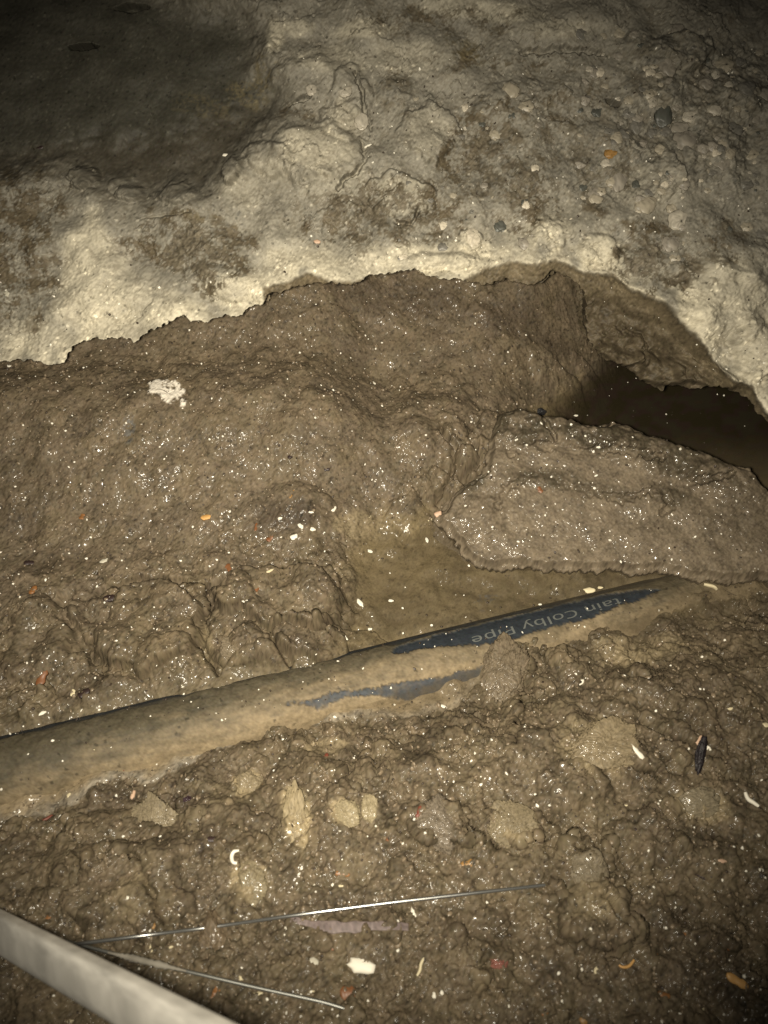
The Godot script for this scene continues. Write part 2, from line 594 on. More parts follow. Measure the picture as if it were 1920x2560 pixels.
		tan.bump(c, absf(m_st(b[0] + b[2], b[1]).x - c.x), absf(m_st(b[0], b[1] - b[3]).y - c.y), 0.2, b[4], 1.8, wob, true)
	for b in [[290, 520, 46, 18, 0.8], [270, 532, 26, 14, 0.6], [180, 800, 30, 12, 0.6], [215, 840, 24, 20, 0.5], [90, 690, 40, 16, 0.6], [110, 800, 40, 14, 0.5], [700, 745, 40, 24, 0.4], [480, 920, 60, 30, 0.4], [560, 960, 70, 40, 0.4], [700, 960, 70, 60, 0.45],
			[60, 560, 50, 20, 0.5], [520, 320, 70, 22, 0.6], [380, 300, 120, 20, 0.5], [700, 700, 50, 40, 0.4], [20, 500, 40, 60, 0.4]]:
		var c := m_st(b[0], b[1])
		dark.bump(c, absf(m_st(b[0] + b[2], b[1]).x - c.x), absf(m_st(b[0], b[1] - b[3]).y - c.y), 0.0, b[4], 1.2, wob, true)
	# fine silt on and beside the pipe: everything between the pipe and this edge
	var silt := Field.new(-0.33, 0.33, 0.036, 0.53, 0.003, 0.003).outline(spots([[-60, 740], [0, 700], [130, 660], [420, 595], [700, 545], [770, 545], [770, 592], [700, 604], [655, 618], [610, 630], [560, 642], [520, 648], [490, 660], [478, 690], [455, 706], [420, 718], [385, 720], [340, 721], [300, 730], [268, 728], [235, 748], [205, 752], [180, 772], [150, 782], [120, 778], [80, 800], [45, 815], [0, 824], [-60, 840]], m_st))
	# the wet bottom of the pool and the silt-covered flat left of the slab
	var pool := Field.new(-0.33, 0.33, 0.036, 0.53, 0.003, 0.003).outline(spots([[330, 660], [352, 622], [356, 590], [345, 570], [352, 545], [375, 520], [400, 500], [430, 510], [470, 560], [780, 560], [800, 400], [650, 380], [600, 385], [520, 410], [520, 470], [700, 520], [700, 610], [560, 640]], m_st))
	var lvl := noise(11, 26.0, 3)
	var lumps := noise(12, 75.0, 1, FastNoiseLite.RETURN_DISTANCE2_SUB)
	var lumpv := noise(12, 75.0, 1, FastNoiseLite.RETURN_CELL_VALUE)
	var crumb := noise(13, 210.0, 1, FastNoiseLite.RETURN_DISTANCE2_SUB)
	var crumbv := noise(13, 210.0, 1, FastNoiseLite.RETURN_CELL_VALUE)
	var grain := noise(14, 560.0, 1, FastNoiseLite.RETURN_DISTANCE)
	var grainv := noise(14, 560.0, 1, FastNoiseLite.RETURN_CELL_VALUE)
	var warp := noise(15, 120.0, 4)
	var soil := noise(17, 70.0, 5)
	var fleck := noise(18, 380.0, 3)
	var patch := noise(16, 45.0, 3)
	var rg := RandomNumberGenerator.new()
	rg.seed = 4
	var p := PackedVector3Array()
	var col := PackedColorArray()
	var keep := PackedByteArray()
	p.resize(nx * ny)
	col.resize(nx * ny)
	keep.resize(nx * ny)
	var half_at := func(t: float) -> float: return 0.165 + (t - 0.05) * 0.27 + 0.02
	for j in ny:
		var t := f.t0 + j * f.dt
		var half: float = half_at.call(t)
		for i in nx:
			var x := f.s0 + i * f.ds
			var k := j * nx + i
			f.a[k] = mud_base(x, -t)
			if absf(x) > half:
				continue
			keep[k] = 1
			var d := pipe_z(x) + t
			var rise := smoothstep(0.05, 0.12, d)
			f.a[k] += clod.a[k] * lerpf(0.8, 0.7, rise) + cut.a[k] + lerpf(0.006, 0.0035, rise) * lvl.get_noise_2d(x, t)
	for j in ny:
		var t := f.t0 + j * f.dt
		for i in nx:
			var x := f.s0 + i * f.ds
			var k := j * nx + i
			var y := f.a[k]
			p[k] = Vector3(x, y, -t)
			if keep[k] == 0 or j == 0 or j == ny - 1 or i == 0 or i == nx - 1:
				continue
			var gx := (f.a[k + 1] - f.a[k - 1]) / (2.0 * f.ds)
			var gt := (f.a[k + nx] - f.a[k - nx]) / (2.0 * f.dt)
			var nrm := Vector3(-gx, 1.0, gt).normalized()
			var wx := x + 0.0045 * warp.get_noise_2d(x, t)
			var wt := t + 0.0045 * warp.get_noise_2d(t + 3.0, x)
			var d := pipe_z(x) + t
			var pat := patch.get_noise_3d(x, y, t)
			var sd := silt.at(x, t) + 0.004 * pat + 0.002 * warp.get_noise_2d(x * 2.0, t)
			var sm := smoothstep(-0.001, 0.002, sd)
			var po := smoothstep(-0.008, 0.012, pool.at(x, t) + 0.010 * pat) * (1.0 - smoothstep(0.002, 0.009, y))
			if d > 0.0:
				sm *= 0.3 * (1.0 - smoothstep(0.002, 0.009, y))
			if d > 0.0:
				sm = maxf(sm, (1.0 - smoothstep(0.018, 0.034, d + 0.012 * pat)) * (1.0 - smoothstep(0.001, 0.0035, clod.a[k])) * 0.75)
			var smooth := maxf(sm, po * 0.9)
			var rise := smoothstep(0.05, 0.12, d)
			var l1 := smoothstep(0.0, 0.55, lumps.get_noise_3d(wx, y, wt) + 1.0)
			var c1 := smoothstep(0.0, 0.6, crumb.get_noise_3d(wx, y, wt) + 1.0)
			var cl := lumpv.get_noise_3d(wx, y, wt)
			var cc := crumbv.get_noise_3d(wx, y, wt)
			var so := soil.get_noise_3d(x, y, t)
			var g1 := -grain.get_noise_3d(x, y, t)
			g1 = 1.0 - g1 * g1 if g1 < 1.0 else 0.0
			var big := 0.5 + 0.5 * lvl.get_noise_2d(x + 4.0, t)
			var patchy := smoothstep(-0.25, 0.35, patch.get_noise_2d(x * 0.6 + 9.0, t * 0.6))
			var fl := fleck.get_noise_3d(x, y, t)
			var rel := (1.0 - smooth) * lerpf(1.0, 0.35, smoothstep(0.001, 0.003, clod.a[k]) * (1.0 - rise) * smoothstep(0.0, 0.01, d))
			var crack := 1.0 - smoothstep(0.0, 0.10, crumb.get_noise_3d(wx, y, wt) + 1.0)
			var crack2 := 1.0 - smoothstep(0.0, 0.07, lumps.get_noise_3d(wx, y, wt) + 1.0)
			var h := rel * (l1 * lerpf(0.0016, 0.0003, rise) * (0.8 + 0.9 * cl) * lerpf(0.3, 1.3, patchy) + c1 * lerpf(0.0005, 0.0002, rise) * (0.8 + 0.9 * cc) + so * lerpf(0.0032, 0.0013, rise) + fl * lerpf(0.0005, 0.0003, rise))
			h -= rel * (crack * lerpf(0.0006, 0.0003, rise) * patchy + crack2 * lerpf(0.0014, 0.0004, rise) * patchy)
			h += g1 * lerpf(lerpf(0.00045, 0.00022, rise), 0.00010, smooth) + rg.randf() * lerpf(lerpf(0.00028, 0.00020, rise), 0.00026, smooth)
			var cg := grainv.get_noise_3d(x, y, t)
			var tone := 1.0 + lerpf(0.44, 0.30, rise) * pat + (1.0 - smooth) * (lerpf(0.10, 0.04, rise) * cl + 0.08 * cc + 0.10 * cg + 0.36 * fl) + smooth * (0.10 * cg + 0.22 * fl) + rg.randf_range(-0.16, 0.16)
			tone = maxf(tone, 0.2)
			tone *= lerpf(1.0, 0.62, smoothstep(-0.28, -0.5, fl))
			if cg > 0.96:
				tone *= 0.5
			var r := lerpf(0.097, 0.110, rise) * (1.0 + 0.02 * cc)
			var g := lerpf(0.0760, 0.0860, rise)
			var b := lerpf(0.0485, 0.0565, rise) * (1.0 - 0.03 * cl)
			var ta := tan.at(x, t)
			r = lerpf(r, 0.22, ta)
			g = lerpf(g, 0.175, ta)
			b = lerpf(b, 0.105, ta)
			var da := dark.at(x, t)
			r = lerpf(r, 0.058, da)
			g = lerpf(g, 0.044, da)
			b = lerpf(b, 0.030, da)
			r = lerpf(r, 0.150, po)
			g = lerpf(g, 0.116, po)
			b = lerpf(b, 0.064, po)
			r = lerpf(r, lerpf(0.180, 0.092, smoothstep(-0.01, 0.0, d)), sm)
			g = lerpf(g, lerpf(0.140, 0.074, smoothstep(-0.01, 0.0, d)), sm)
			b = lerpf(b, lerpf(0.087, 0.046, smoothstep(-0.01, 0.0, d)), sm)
			if d < 0.0 and sm > 0.0:
				var fringe := sm * (1.0 - smoothstep(0.0, 0.009, sd)) * smoothstep(0.12, -0.06, x)  # paler grey tone paints the glints along the silt edge
				r = lerpf(r, 0.190, fringe)
				g = lerpf(g, 0.166, fringe)
				b = lerpf(b, 0.130, fringe)
				h += fringe * g1 * 0.0003
				tone += fringe * 0.25 * cg
			var bl := blue.at(x, t)
			if bl > 0.0:
				bl *= smoothstep(-0.3, 0.3, cg)
				r = lerpf(r, 0.075, bl)
				g = lerpf(g, 0.085, bl)
				b = lerpf(b, 0.095, bl)
			var wh := white.at(x, t)
			if wh > 0.0:
				wh = smoothstep(0.30, 0.62, wh * 0.75 + 0.9 * so + 0.30 * fl + 0.08 * cg)
				r = lerpf(r, 0.62, wh)
				g = lerpf(g, 0.57, wh)
				b = lerpf(b, 0.49, wh)
				h += wh * 0.0006
				tone = lerpf(tone, 1.0, wh)
			p[k] += nrm * h
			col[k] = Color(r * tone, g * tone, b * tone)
	for k in nx * ny:
		f.a[k] = p[k].y
	var m := wet(mat("wet mud", Color.WHITE, 0.64, 0.3, 0.0, true), 0.28, 0.14)
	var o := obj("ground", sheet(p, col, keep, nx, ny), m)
	tag(o, "wet brown mud and silt of the dug hole, sloping up under the concrete", "", "", "structure")
	# the same soil going on outside the picture, coarser
	var q := Field.new(-1.6, 1.6, -1.2, 1.6, 0.012, 0.012)
	p = PackedVector3Array()
	col = PackedColorArray()
	keep = PackedByteArray()
	for j in q.ny:
		var t := q.t0 + j * q.dt
		for i in q.nx:
			var x := q.s0 + i * q.ds
			var inside := t > 0.036 and t < 0.53 and absf(x) < 0.165 + (t - 0.05) * 0.27 + 0.02
			var rim := t > 0.05 and t < 0.51 and absf(x) < 0.165 + (t - 0.05) * 0.27 - 0.01
			var tt := minf(t, 0.62)
			p.append(Vector3(x, mud_base(clampf(x, -0.4, 0.4), -tt) + 0.007 * lvl.get_noise_2d(x, t) + 0.004 * lumps.get_noise_2d(x * 0.5, t * 0.5) - (0.005 if inside else 0.0), -t))
			var tn := 1.0 + 0.3 * patch.get_noise_2d(x, t)
			col.append(Color(0.13 * tn, 0.102 * tn, 0.067 * tn))
			keep.append(0 if rim else 1)
	o = obj("earth", sheet(p, col, keep, q.nx, q.ny), m)
	tag(o, "brown earth going on around the dug hole", "", "", "structure")

# ---------------------------------------------------------------- concrete footing
const RIM := [[-60, 372], [0, 362], [18, 359], [35, 360], [51, 364], [62, 364], [70, 358], [73, 348], [81, 342], [90, 341], [93, 337], [106, 338], [120, 339], [126, 336], [138, 342], [145, 333], [162, 327], [175, 320], [187, 314], [192, 320], [205, 322], [213, 319], [224, 314], [234, 316], [242, 315], [245, 309], [255, 305], [264, 304], [266, 300], [262, 294], [273, 294], [285, 290], [294, 287], [319, 283], [333, 283], [343, 285], [357, 284], [366, 276], [382, 274], [395, 272], [416, 269], [426, 275], [442, 279], [458, 280], [474, 282], [483, 285], [495, 282], [504, 278], [523, 283], [534, 284], [540, 278], [548, 269], [560, 273], [576, 282], [583, 293], [585, 316], [585, 337], [592, 351], [604, 363], [618, 367], [629, 374], [645, 388], [659, 395], [665, 388], [685, 392], [708, 387], [724, 390], [745, 399], [750, 407], [766, 425], [800, 460], [860, 500]]
const LIP := [[-60, 372], [0, 364], [60, 370], [75, 352], [95, 342], [138, 346], [165, 330], [190, 324], [225, 320], [262, 308], [262, 284], [289, 279], [310, 269], [333, 279], [355, 279], [370, 274], [395, 274], [425, 278], [455, 283], [481, 266], [513, 258], [532, 262], [555, 257], [569, 263], [585, 270], [615, 272], [629, 286], [662, 300], [676, 316], [708, 349], [727, 377], [738, 379], [752, 384], [759, 400], [766, 411], [800, 440], [860, 480]]
const BACK := [[-90, 178], [0, 178], [40, 172], [70, 172], [86, 190], [122, 188], [143, 199], [172, 187], [204, 194], [226, 165], [247, 150], [262, 128], [283, 105], [278, 85], [258, 62], [264, 30], [245, 8], [180, -8], [60, -60], [-90, -60]]

func wall_bump(f: Field, b: Array, wob: FastNoiseLite, most := false) -> void:
	var c := w_st(b[0], b[1])
	f.bump(c, absf(w_st(b[0] + b[2], b[1]).x - c.x), absf(w_st(b[0], b[1] - b[3]).y - c.y), -b[4], b[5], b[6], wob, most)

var plate_n := noise(92, 42.0, 1, FastNoiseLite.RETURN_CELL_VALUE)
var plate_w := noise(93, 90.0, 4)

func plates(s: float, t: float) -> float:            # broken flat faces at slightly different levels
	return plate_n.get_noise_2d(s + 0.012 * plate_w.get_noise_2d(s, t), t + 0.012 * plate_w.get_noise_2d(t + 2.0, s))

func build_wall() -> void:
	var f := Field.new(-0.33, 0.33, -0.075, 0.275, 0.00065, 0.0007)
	wall_h = f
	var nx := f.nx
	var ny := f.ny
	var wob := noise(78, 150.0, 3)
	var poly := spots(RIM, w_st)
	poly.append_array(PackedVector2Array([Vector2(0.7, -0.06), Vector2(0.7, 0.6), Vector2(-0.7, 0.6), Vector2(-0.7, poly[0].y)]))
	wall_in = Field.new(-0.33, 0.33, -0.075, 0.275, 0.002, 0.002).outline(poly)
	var lipp := spots(LIP, w_st)
	lipp.append_array(PackedVector2Array([Vector2(0.7, -0.06), Vector2(0.7, 0.6), Vector2(-0.7, 0.6), Vector2(-0.7, lipp[0].y)]))
	var lip := Field.new(-0.33, 0.33, -0.075, 0.275, 0.003, 0.003).outline(lipp)
	var backp := Field.new(-0.33, 0.33, -0.075, 0.275, 0.003, 0.003).outline(spots(BACK, w_st))
	var floor_line := Field.new(-0.33, 0.33, -0.075, 0.275, 0.003, 0.003).outline(spots([[-90, 155], [0, 150], [70, 137], [162, 130], [208, 111], [255, 100], [290, 92], [290, -80], [-90, -80]], w_st))
	var raise := Field.new(-0.33, 0.33, -0.075, 0.275, 0.00065, 0.0007)
	var dirt_and_shade := Field.new(-0.33, 0.33, -0.075, 0.275, 0.0013, 0.0014)
	var pale := Field.new(-0.33, 0.33, -0.075, 0.275, 0.0013, 0.0014)
	var grav := Field.new(-0.33, 0.33, -0.075, 0.275, 0.0013, 0.0014)
	var tint := Field.new(-0.33, 0.33, -0.075, 0.275, 0.0013, 0.0014)
	for b in [[322, 152, 50, 34, 0.1, 0.006, 1.6], [345, 118, 26, 22, 0.0, 0.004, 1.6], [270, 160, 30, 20, 0.3, 0.006, 1.3], [310, 80, 50, 26, 0.1, 0.005, 1.4], [350, 95, 22, 30, 0.0, 0.004, 2.0], [80, 176, 16, 14, 0.4, 0.008, 1.3], [128, 192, 18, 10, 0.0, 0.006, 1.3], [175, 192, 22, 14, 0.0, 0.006, 1.3], [232, 170, 12, 18, 0.2, 0.009, 1.3],
			[430, 132, 32, 30, 0.0, 0.003, 4.5], [400, 197, 36, 24, 0.2, 0.003, 4.5], [345, 190, 40, 30, 0.0, 0.003, 1.5], [548, 235, 22, 20, 0.0, 0.004, 1.3], [600, 250, 26, 18, 0.0, 0.004, 1.3], [662, 174, 22, 24, 0.0, 0.005, 1.5], [683, 51, 32, 20, 0.1, 0.006, 1.5], [520, 115, 50, 36, 0.0, 0.003, 1.6],
			[720, 300, 60, 46, 0.3, 0.008, 1.0], [760, 350, 36, 34, 0.3, 0.008, 1.2], [690, 300, 36, 24, 0.3, 0.004, 1.2], [740, 260, 50, 26, 0.0, 0.004, 1.2], [100, 290, 60, 50, 0.0, 0.004, 1.0], [230, 285, 50, 20, 0.2, 0.004, 1.2], [170, 310, 60, 16, 0.3, 0.003, 1.2], [440, 262, 50, 10, 0.0, 0.004, 1.2], [620, 350, 26, 26, 0.0, 0.010, 1.3], [650, 372, 40, 18, 0.3, 0.008, 1.4], [700, 375, 40, 16, 0.2, 0.006, 1.4], [470, 240, 14, 12, 0.6, 0.003, 2.0]]:
		wall_bump(raise, b, wob)
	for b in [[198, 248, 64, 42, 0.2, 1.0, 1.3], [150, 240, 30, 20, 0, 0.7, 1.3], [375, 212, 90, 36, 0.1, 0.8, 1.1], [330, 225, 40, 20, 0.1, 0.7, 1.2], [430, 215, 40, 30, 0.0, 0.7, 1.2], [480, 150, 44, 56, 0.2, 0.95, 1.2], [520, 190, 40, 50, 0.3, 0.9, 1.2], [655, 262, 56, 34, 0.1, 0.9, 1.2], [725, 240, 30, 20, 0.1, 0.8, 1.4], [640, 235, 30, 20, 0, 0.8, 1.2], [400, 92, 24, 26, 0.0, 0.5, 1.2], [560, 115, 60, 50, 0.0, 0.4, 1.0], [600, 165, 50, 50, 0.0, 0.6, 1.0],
			[690, 95, 110, 80, 0.0, 0.5, 1.0], [20, 260, 40, 70, 0.0, 0.7, 1.6], [0, 230, 62, 110, 0.0, 0.75, 1.4], [40, 290, 18, 60, 0.0, 0.6, 1.0], [500, 60, 90, 14, 0.0, 0.5, 1.2], [430, 20, 140, 16, 0.0, 0.35, 1.2], [300, 115, 22, 12, 0, 0.5, 1.2]]:  # stamps at the left border paint a soft shadow edge into the concrete
		wall_bump(dirt_and_shade, [b[0], b[1], b[2] * 1.12, b[3] * 1.12, b[4], b[5], minf(b[6], 1.0)], wob, true)
	for b in [[322, 150, 44, 30, 0.1, 0.6, 1.4], [345, 118, 22, 20, 0.0, 0.45, 1.4], [275, 36, 12, 20, 0.0, 0.95, 1.6], [296, 28, 22, 10, 0.0, 0.7, 1.4], [365, 30, 40, 12, 0.0, 0.75, 1.2], [480, 10, 90, 12, 0.1, 0.7, 1.2], [330, 60, 50, 20, 0.0, 0.5, 1.0], [400, 60, 60, 24, 0.0, 0.4, 1.0], [560, 30, 60, 12, 0.0, 0.45, 1.0], [430, 132, 30, 28, 0.0, 0.35, 1.8], [400, 197, 32, 22, 0.2, 0.55, 1.6], [88, 262, 32, 58, 0.0, 0.95, 1.3], [100, 300, 60, 60, 0, 0.9, 1.0], [170, 315, 90, 26, 0.3, 0.8, 1.0], [240, 290, 50, 22, 0.2, 0.8, 1.0], [40, 340, 60, 26, 0, 0.6, 1.0], [300, 262, 60, 18, 0.1, 0.6, 1.0], [440, 258, 90, 20, 0, 0.75, 1.1], [550, 232, 26, 22, 0, 0.7, 1.3],
			[600, 252, 34, 20, 0, 0.7, 1.3], [730, 300, 70, 56, 0.3, 0.75, 1.0], [765, 350, 40, 40, 0.3, 0.8, 1.2], [700, 300, 44, 30, 0.3, 0.8, 1.2], [470, 240, 12, 12, 0.6, 0.6, 2.0], [650, 190, 40, 30, 0, 0.3, 1.0], [240, 190, 30, 22, 0.3, 0.3, 1.0], [270, 170, 30, 14, 0.3, 0.35, 1.0], [345, 185, 50, 30, 0.0, 0.3, 1.0]]:
		wall_bump(pale, b, wob, true)
	for b in [[690, 110, 130, 95, 0.0, 1.0, 1.2], [600, 160, 80, 60, 0.0, 0.7, 1.0], [500, 170, 60, 60, 0.0, 0.45, 1.0], [400, 95, 40, 24, 0.0, 0.6, 1.2], [655, 262, 56, 34, 0.1, 0.5, 1.0], [198, 248, 60, 40, 0.2, 0.4, 1.0], [380, 215, 80, 34, 0.1, 0.4, 1.0], [720, 215, 60, 30, 0, 0.6, 1.0]]:
		wall_bump(grav, b, wob, true)
	for b in [[265, 66, 16, 26, 0.2, 0.8, 1.3], [240, 88, 30, 16, 0.3, 0.6, 1.3], [465, 48, 30, 14, 0.3, 0.6, 1.3], [610, 154, 10, 8, 0.0, 0.5, 1.3], [200, 215, 24, 8, 0.2, 0.4, 1.3], [195, 100, 40, 14, 0.2, 0.4, 1.3]]:
		wall_bump(tint, b, wob, true)
	raise.groove(spots([[520, 52], [545, 50], [570, 48], [600, 52]], w_st), 0.0022, -0.005, wob)
	raise.groove(spots([[362, 140], [366, 158], [358, 172], [345, 178], [338, 190]], w_st), 0.0012, -0.002, wob)
	raise.groove(spots([[355, 75], [362, 92], [364, 108], [372, 128]], w_st), 0.0012, -0.002, wob)
	raise.groove(spots([[290, 104], [300, 100], [310, 98]], w_st), 0.0014, -0.003, wob)
	raise.groove(spots([[140, 218], [160, 216], [190, 212]], w_st), 0.0010, -0.002, wob)
	raise.groove(spots([[395, 222], [412, 226], [418, 210]], w_st), 0.0010, -0.002, wob)
	wall_bump(raise, [78, 40, 18, 4, 0.0, -0.012, 1.6], wob)
	wall_bump(raise, [614, 102, 8, 4, 0.4, -0.012, 2.0], wob)
	wall_bump(raise, [126, 1, 18, 5, 0.0, -0.010, 1.6], wob)
	raise.groove(spots([[604, 361], [620, 363]], w_st), 0.0016, 0.004, wob)
	var lvl := noise(31, 22.0, 2)
	var mid := noise(32, 70.0, 2)
	var lumps := noise(33, 150.0, 1, FastNoiseLite.RETURN_DISTANCE)
	var lumpv := noise(33, 150.0, 1, FastNoiseLite.RETURN_CELL_VALUE)
	var crumb := noise(34, 330.0, 1, FastNoiseLite.RETURN_DISTANCE)
	var crumbv := noise(34, 330.0, 1, FastNoiseLite.RETURN_CELL_VALUE)
	var grainv := noise(35, 800.0, 1, FastNoiseLite.RETURN_CELL_VALUE)
	var edge := noise(36, 200.0, 4)
	var pits := noise(39, 420.0, 2)
	var fleck := noise(40, 300.0, 4)
	var patch := noise(37, 60.0, 4)
	var warp := noise(38, 180.0, 2)
	var rg := RandomNumberGenerator.new()
	rg.seed = 8
	var p := PackedVector3Array()
	var col := PackedColorArray()
	var keep := PackedByteArray()
	p.resize(nx * ny)
	col.resize(nx * ny)
	keep.resize(nx * ny)
	for j in ny:
		var t := f.t0 + j * f.dt
		for i in nx:
			var s := f.s0 + i * f.ds
			var k := j * nx + i
			var ins := wall_in.at(s, t) + 0.0020 * edge.get_noise_2d(s, t) + 0.0004
			if ins < -0.006:
				f.a[k] = -0.03
				continue
			keep[k] = 1
			var ws := s + 0.0016 * warp.get_noise_2d(s, t)
			var wt := t + 0.0016 * warp.get_noise_2d(t + 7.0, s)
			var pat := patch.get_noise_2d(s, t)
			var m1 := mid.get_noise_2d(s, t)
			var dd := dirt_and_shade.at(s + 0.010 * warp.get_noise_2d(s * 0.3, t * 0.3), t + 0.010 * warp.get_noise_2d(t * 0.3 + 5.0, s * 0.3))
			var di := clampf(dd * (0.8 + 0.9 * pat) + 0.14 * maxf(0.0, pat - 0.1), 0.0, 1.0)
			var gr := grav.at(s, t)
			var lp := lip.at(s, t)
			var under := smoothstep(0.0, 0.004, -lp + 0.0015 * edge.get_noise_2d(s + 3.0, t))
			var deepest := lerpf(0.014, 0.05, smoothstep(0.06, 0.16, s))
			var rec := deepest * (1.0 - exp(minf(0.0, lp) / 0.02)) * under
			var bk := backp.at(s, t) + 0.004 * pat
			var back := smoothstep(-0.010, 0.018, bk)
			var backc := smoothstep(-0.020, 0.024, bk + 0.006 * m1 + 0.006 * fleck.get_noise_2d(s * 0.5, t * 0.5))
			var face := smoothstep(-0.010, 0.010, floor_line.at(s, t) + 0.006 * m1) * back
			var l1 := -lumps.get_noise_2d(ws, wt)
			l1 = 1.0 - l1 * l1 if l1 < 1.0 else 0.0
			var c1 := -crumb.get_noise_2d(ws, wt)
			c1 = 1.0 - c1 * c1 if c1 < 1.0 else 0.0
			var h := 0.007 * lvl.get_noise_2d(s, t) * (1.0 - 0.6 * back) + 0.0008 * m1 * (1.0 - 0.7 * back) + 0.0008 * (1.0 - back) * plates(s, t) + raise.a[k] + 0.00045 * pits.get_noise_2d(s, t) * (1.0 - 0.9 * back)
			var rough := clampf(maxf(di, gr) + under * 0.6, 0.0, 1.0)
			h += rough * (l1 * 0.0026 * gr + c1 * 0.0011) + (1.0 - rough) * 0.00035 * c1
			h += 0.004 * exp(-maxf(lp, 0.0) / 0.010)
			h -= back * (0.016 - 0.003 * face - 0.03 * maxf(0.0, floor_line.at(s, t)) * face * 0.6)
			h += rg.randf() * lerpf(0.00010, 0.00024, rough)
			f.a[k] = h - rec - 0.03 * smoothstep(0.0, 0.0022, -ins)
			p[k] = wall_o + Vector3(s, 0, 0) + wall_t * t + wall_d * h - Vector3(-2.0 * s, 0.64, 0.77).normalized() * rec * (1.0 + 0.15 * m1) - Vector3(-2.0 * s, 0.42, 0.90) * 0.03 * smoothstep(0.0, 0.0022, -ins)
			var cl := lumpv.get_noise_2d(ws, wt)
			var cc := crumbv.get_noise_2d(ws, wt)
			var cg := grainv.get_noise_2d(s, t)
			var tone := 1.0 + 0.18 * pat + rough * (0.22 * cl * gr + 0.28 * cc + 0.30 * cg) + (1.0 - rough) * 0.06 * cg + 0.14 * m1 + 0.25 * fleck.get_noise_2d(s + 2.0, t) + rg.randf_range(-0.06, 0.06)
			var pa := clampf(pale.at(s, t) * 0.8 + 0.8 * exp(-maxf(lp, 0.0) / 0.013) * (1.0 - under) * smoothstep(-0.45, 0.25, lvl.get_noise_2d(s * 1.7 + 3.0, t) + 0.8 * pat + 0.15), 0.0, 1.0) * (1.0 - 0.6 * back)
			var fl := fleck.get_noise_2d(s, t)
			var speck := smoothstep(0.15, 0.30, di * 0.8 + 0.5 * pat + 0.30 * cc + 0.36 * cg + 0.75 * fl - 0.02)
			var r := lerpf(0.215, 0.49, pa)
			var g := lerpf(0.198, 0.445, pa)
			var b := lerpf(0.160, 0.340, pa)
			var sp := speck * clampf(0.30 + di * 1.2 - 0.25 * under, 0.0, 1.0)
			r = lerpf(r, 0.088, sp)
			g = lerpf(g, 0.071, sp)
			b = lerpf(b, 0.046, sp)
			r = lerpf(r, 0.18, gr * 0.5)
			g = lerpf(g, 0.168, gr * 0.5)
			b = lerpf(b, 0.137, gr * 0.5)
			r = lerpf(r, lerpf(0.045, 0.050, face), backc)  # recess darkened in colour to stand for its shade
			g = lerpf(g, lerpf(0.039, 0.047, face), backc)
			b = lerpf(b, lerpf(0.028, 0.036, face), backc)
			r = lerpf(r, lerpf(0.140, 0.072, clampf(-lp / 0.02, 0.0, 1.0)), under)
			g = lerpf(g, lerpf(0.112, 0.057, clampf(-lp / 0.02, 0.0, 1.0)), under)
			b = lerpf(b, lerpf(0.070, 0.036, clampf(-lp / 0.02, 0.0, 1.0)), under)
			var ti := tint.at(s, t) * smoothstep(-0.3, 0.5, pat + fl) * 0.8
			r = lerpf(r, 0.15, ti)
			g = lerpf(g, 0.122, ti)
			b = lerpf(b, 0.065, ti)
			if cg > 0.955:
				tone *= 0.55
			elif cg < -0.97:
				tone *= 1.7
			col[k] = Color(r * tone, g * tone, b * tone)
	var m := mat("damp concrete", Color.WHITE, 0.62, 0.35, 0.0, true)
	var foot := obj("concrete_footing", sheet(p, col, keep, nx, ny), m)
	tag(foot, "rough pale concrete footing with ragged undercut lower edge above the mud slope", "concrete footing")
	# the footing going on beyond the picture
	var q := Field.new(-1.2, 1.2, -0.06, 0.9, 0.012, 0.012)
	p = PackedVector3Array()
	col = PackedColorArray()
	keep = PackedByteArray()
	for j in q.ny:
		var t := q.t0 + j * q.dt
		for i in q.nx:
			var s := q.s0 + i * q.ds
			p.append(wall_o + Vector3(s, 0, 0) + wall_t * t + wall_d * (0.010 * lvl.get_noise_2d(s, t) + 0.003 * mid.get_noise_2d(s, t) - 0.004))
			var tn := 1.0 + 0.25 * patch.get_noise_2d(s, t)
			col.append(Color(0.23 * tn, 0.20 * tn, 0.15 * tn))
			keep.append(0 if absf(s) < 0.325 and t < 0.27 else 1)
	obj("far_face", sheet(p, col, keep, q.nx, q.ny), m, foot)
	# stones of the mix that show in the broken face
	var sm := mat("washed stone", Color.WHITE, 0.45, 0.45, 0.0, true)
	var kinds := []
	for v in 7:
		var tone: Color = [Color(0.24, 0.215, 0.175), Color(0.30, 0.265, 0.20), Color(0.15, 0.14, 0.118), Color(0.37, 0.335, 0.27), Color(0.075, 0.076, 0.064), Color(0.25, 0.14, 0.045), Color(0.46, 0.41, 0.32)][v]
		kinds.append(lump(300 + v, 11, 0.34, 0.05, 4, tone, 0.26))
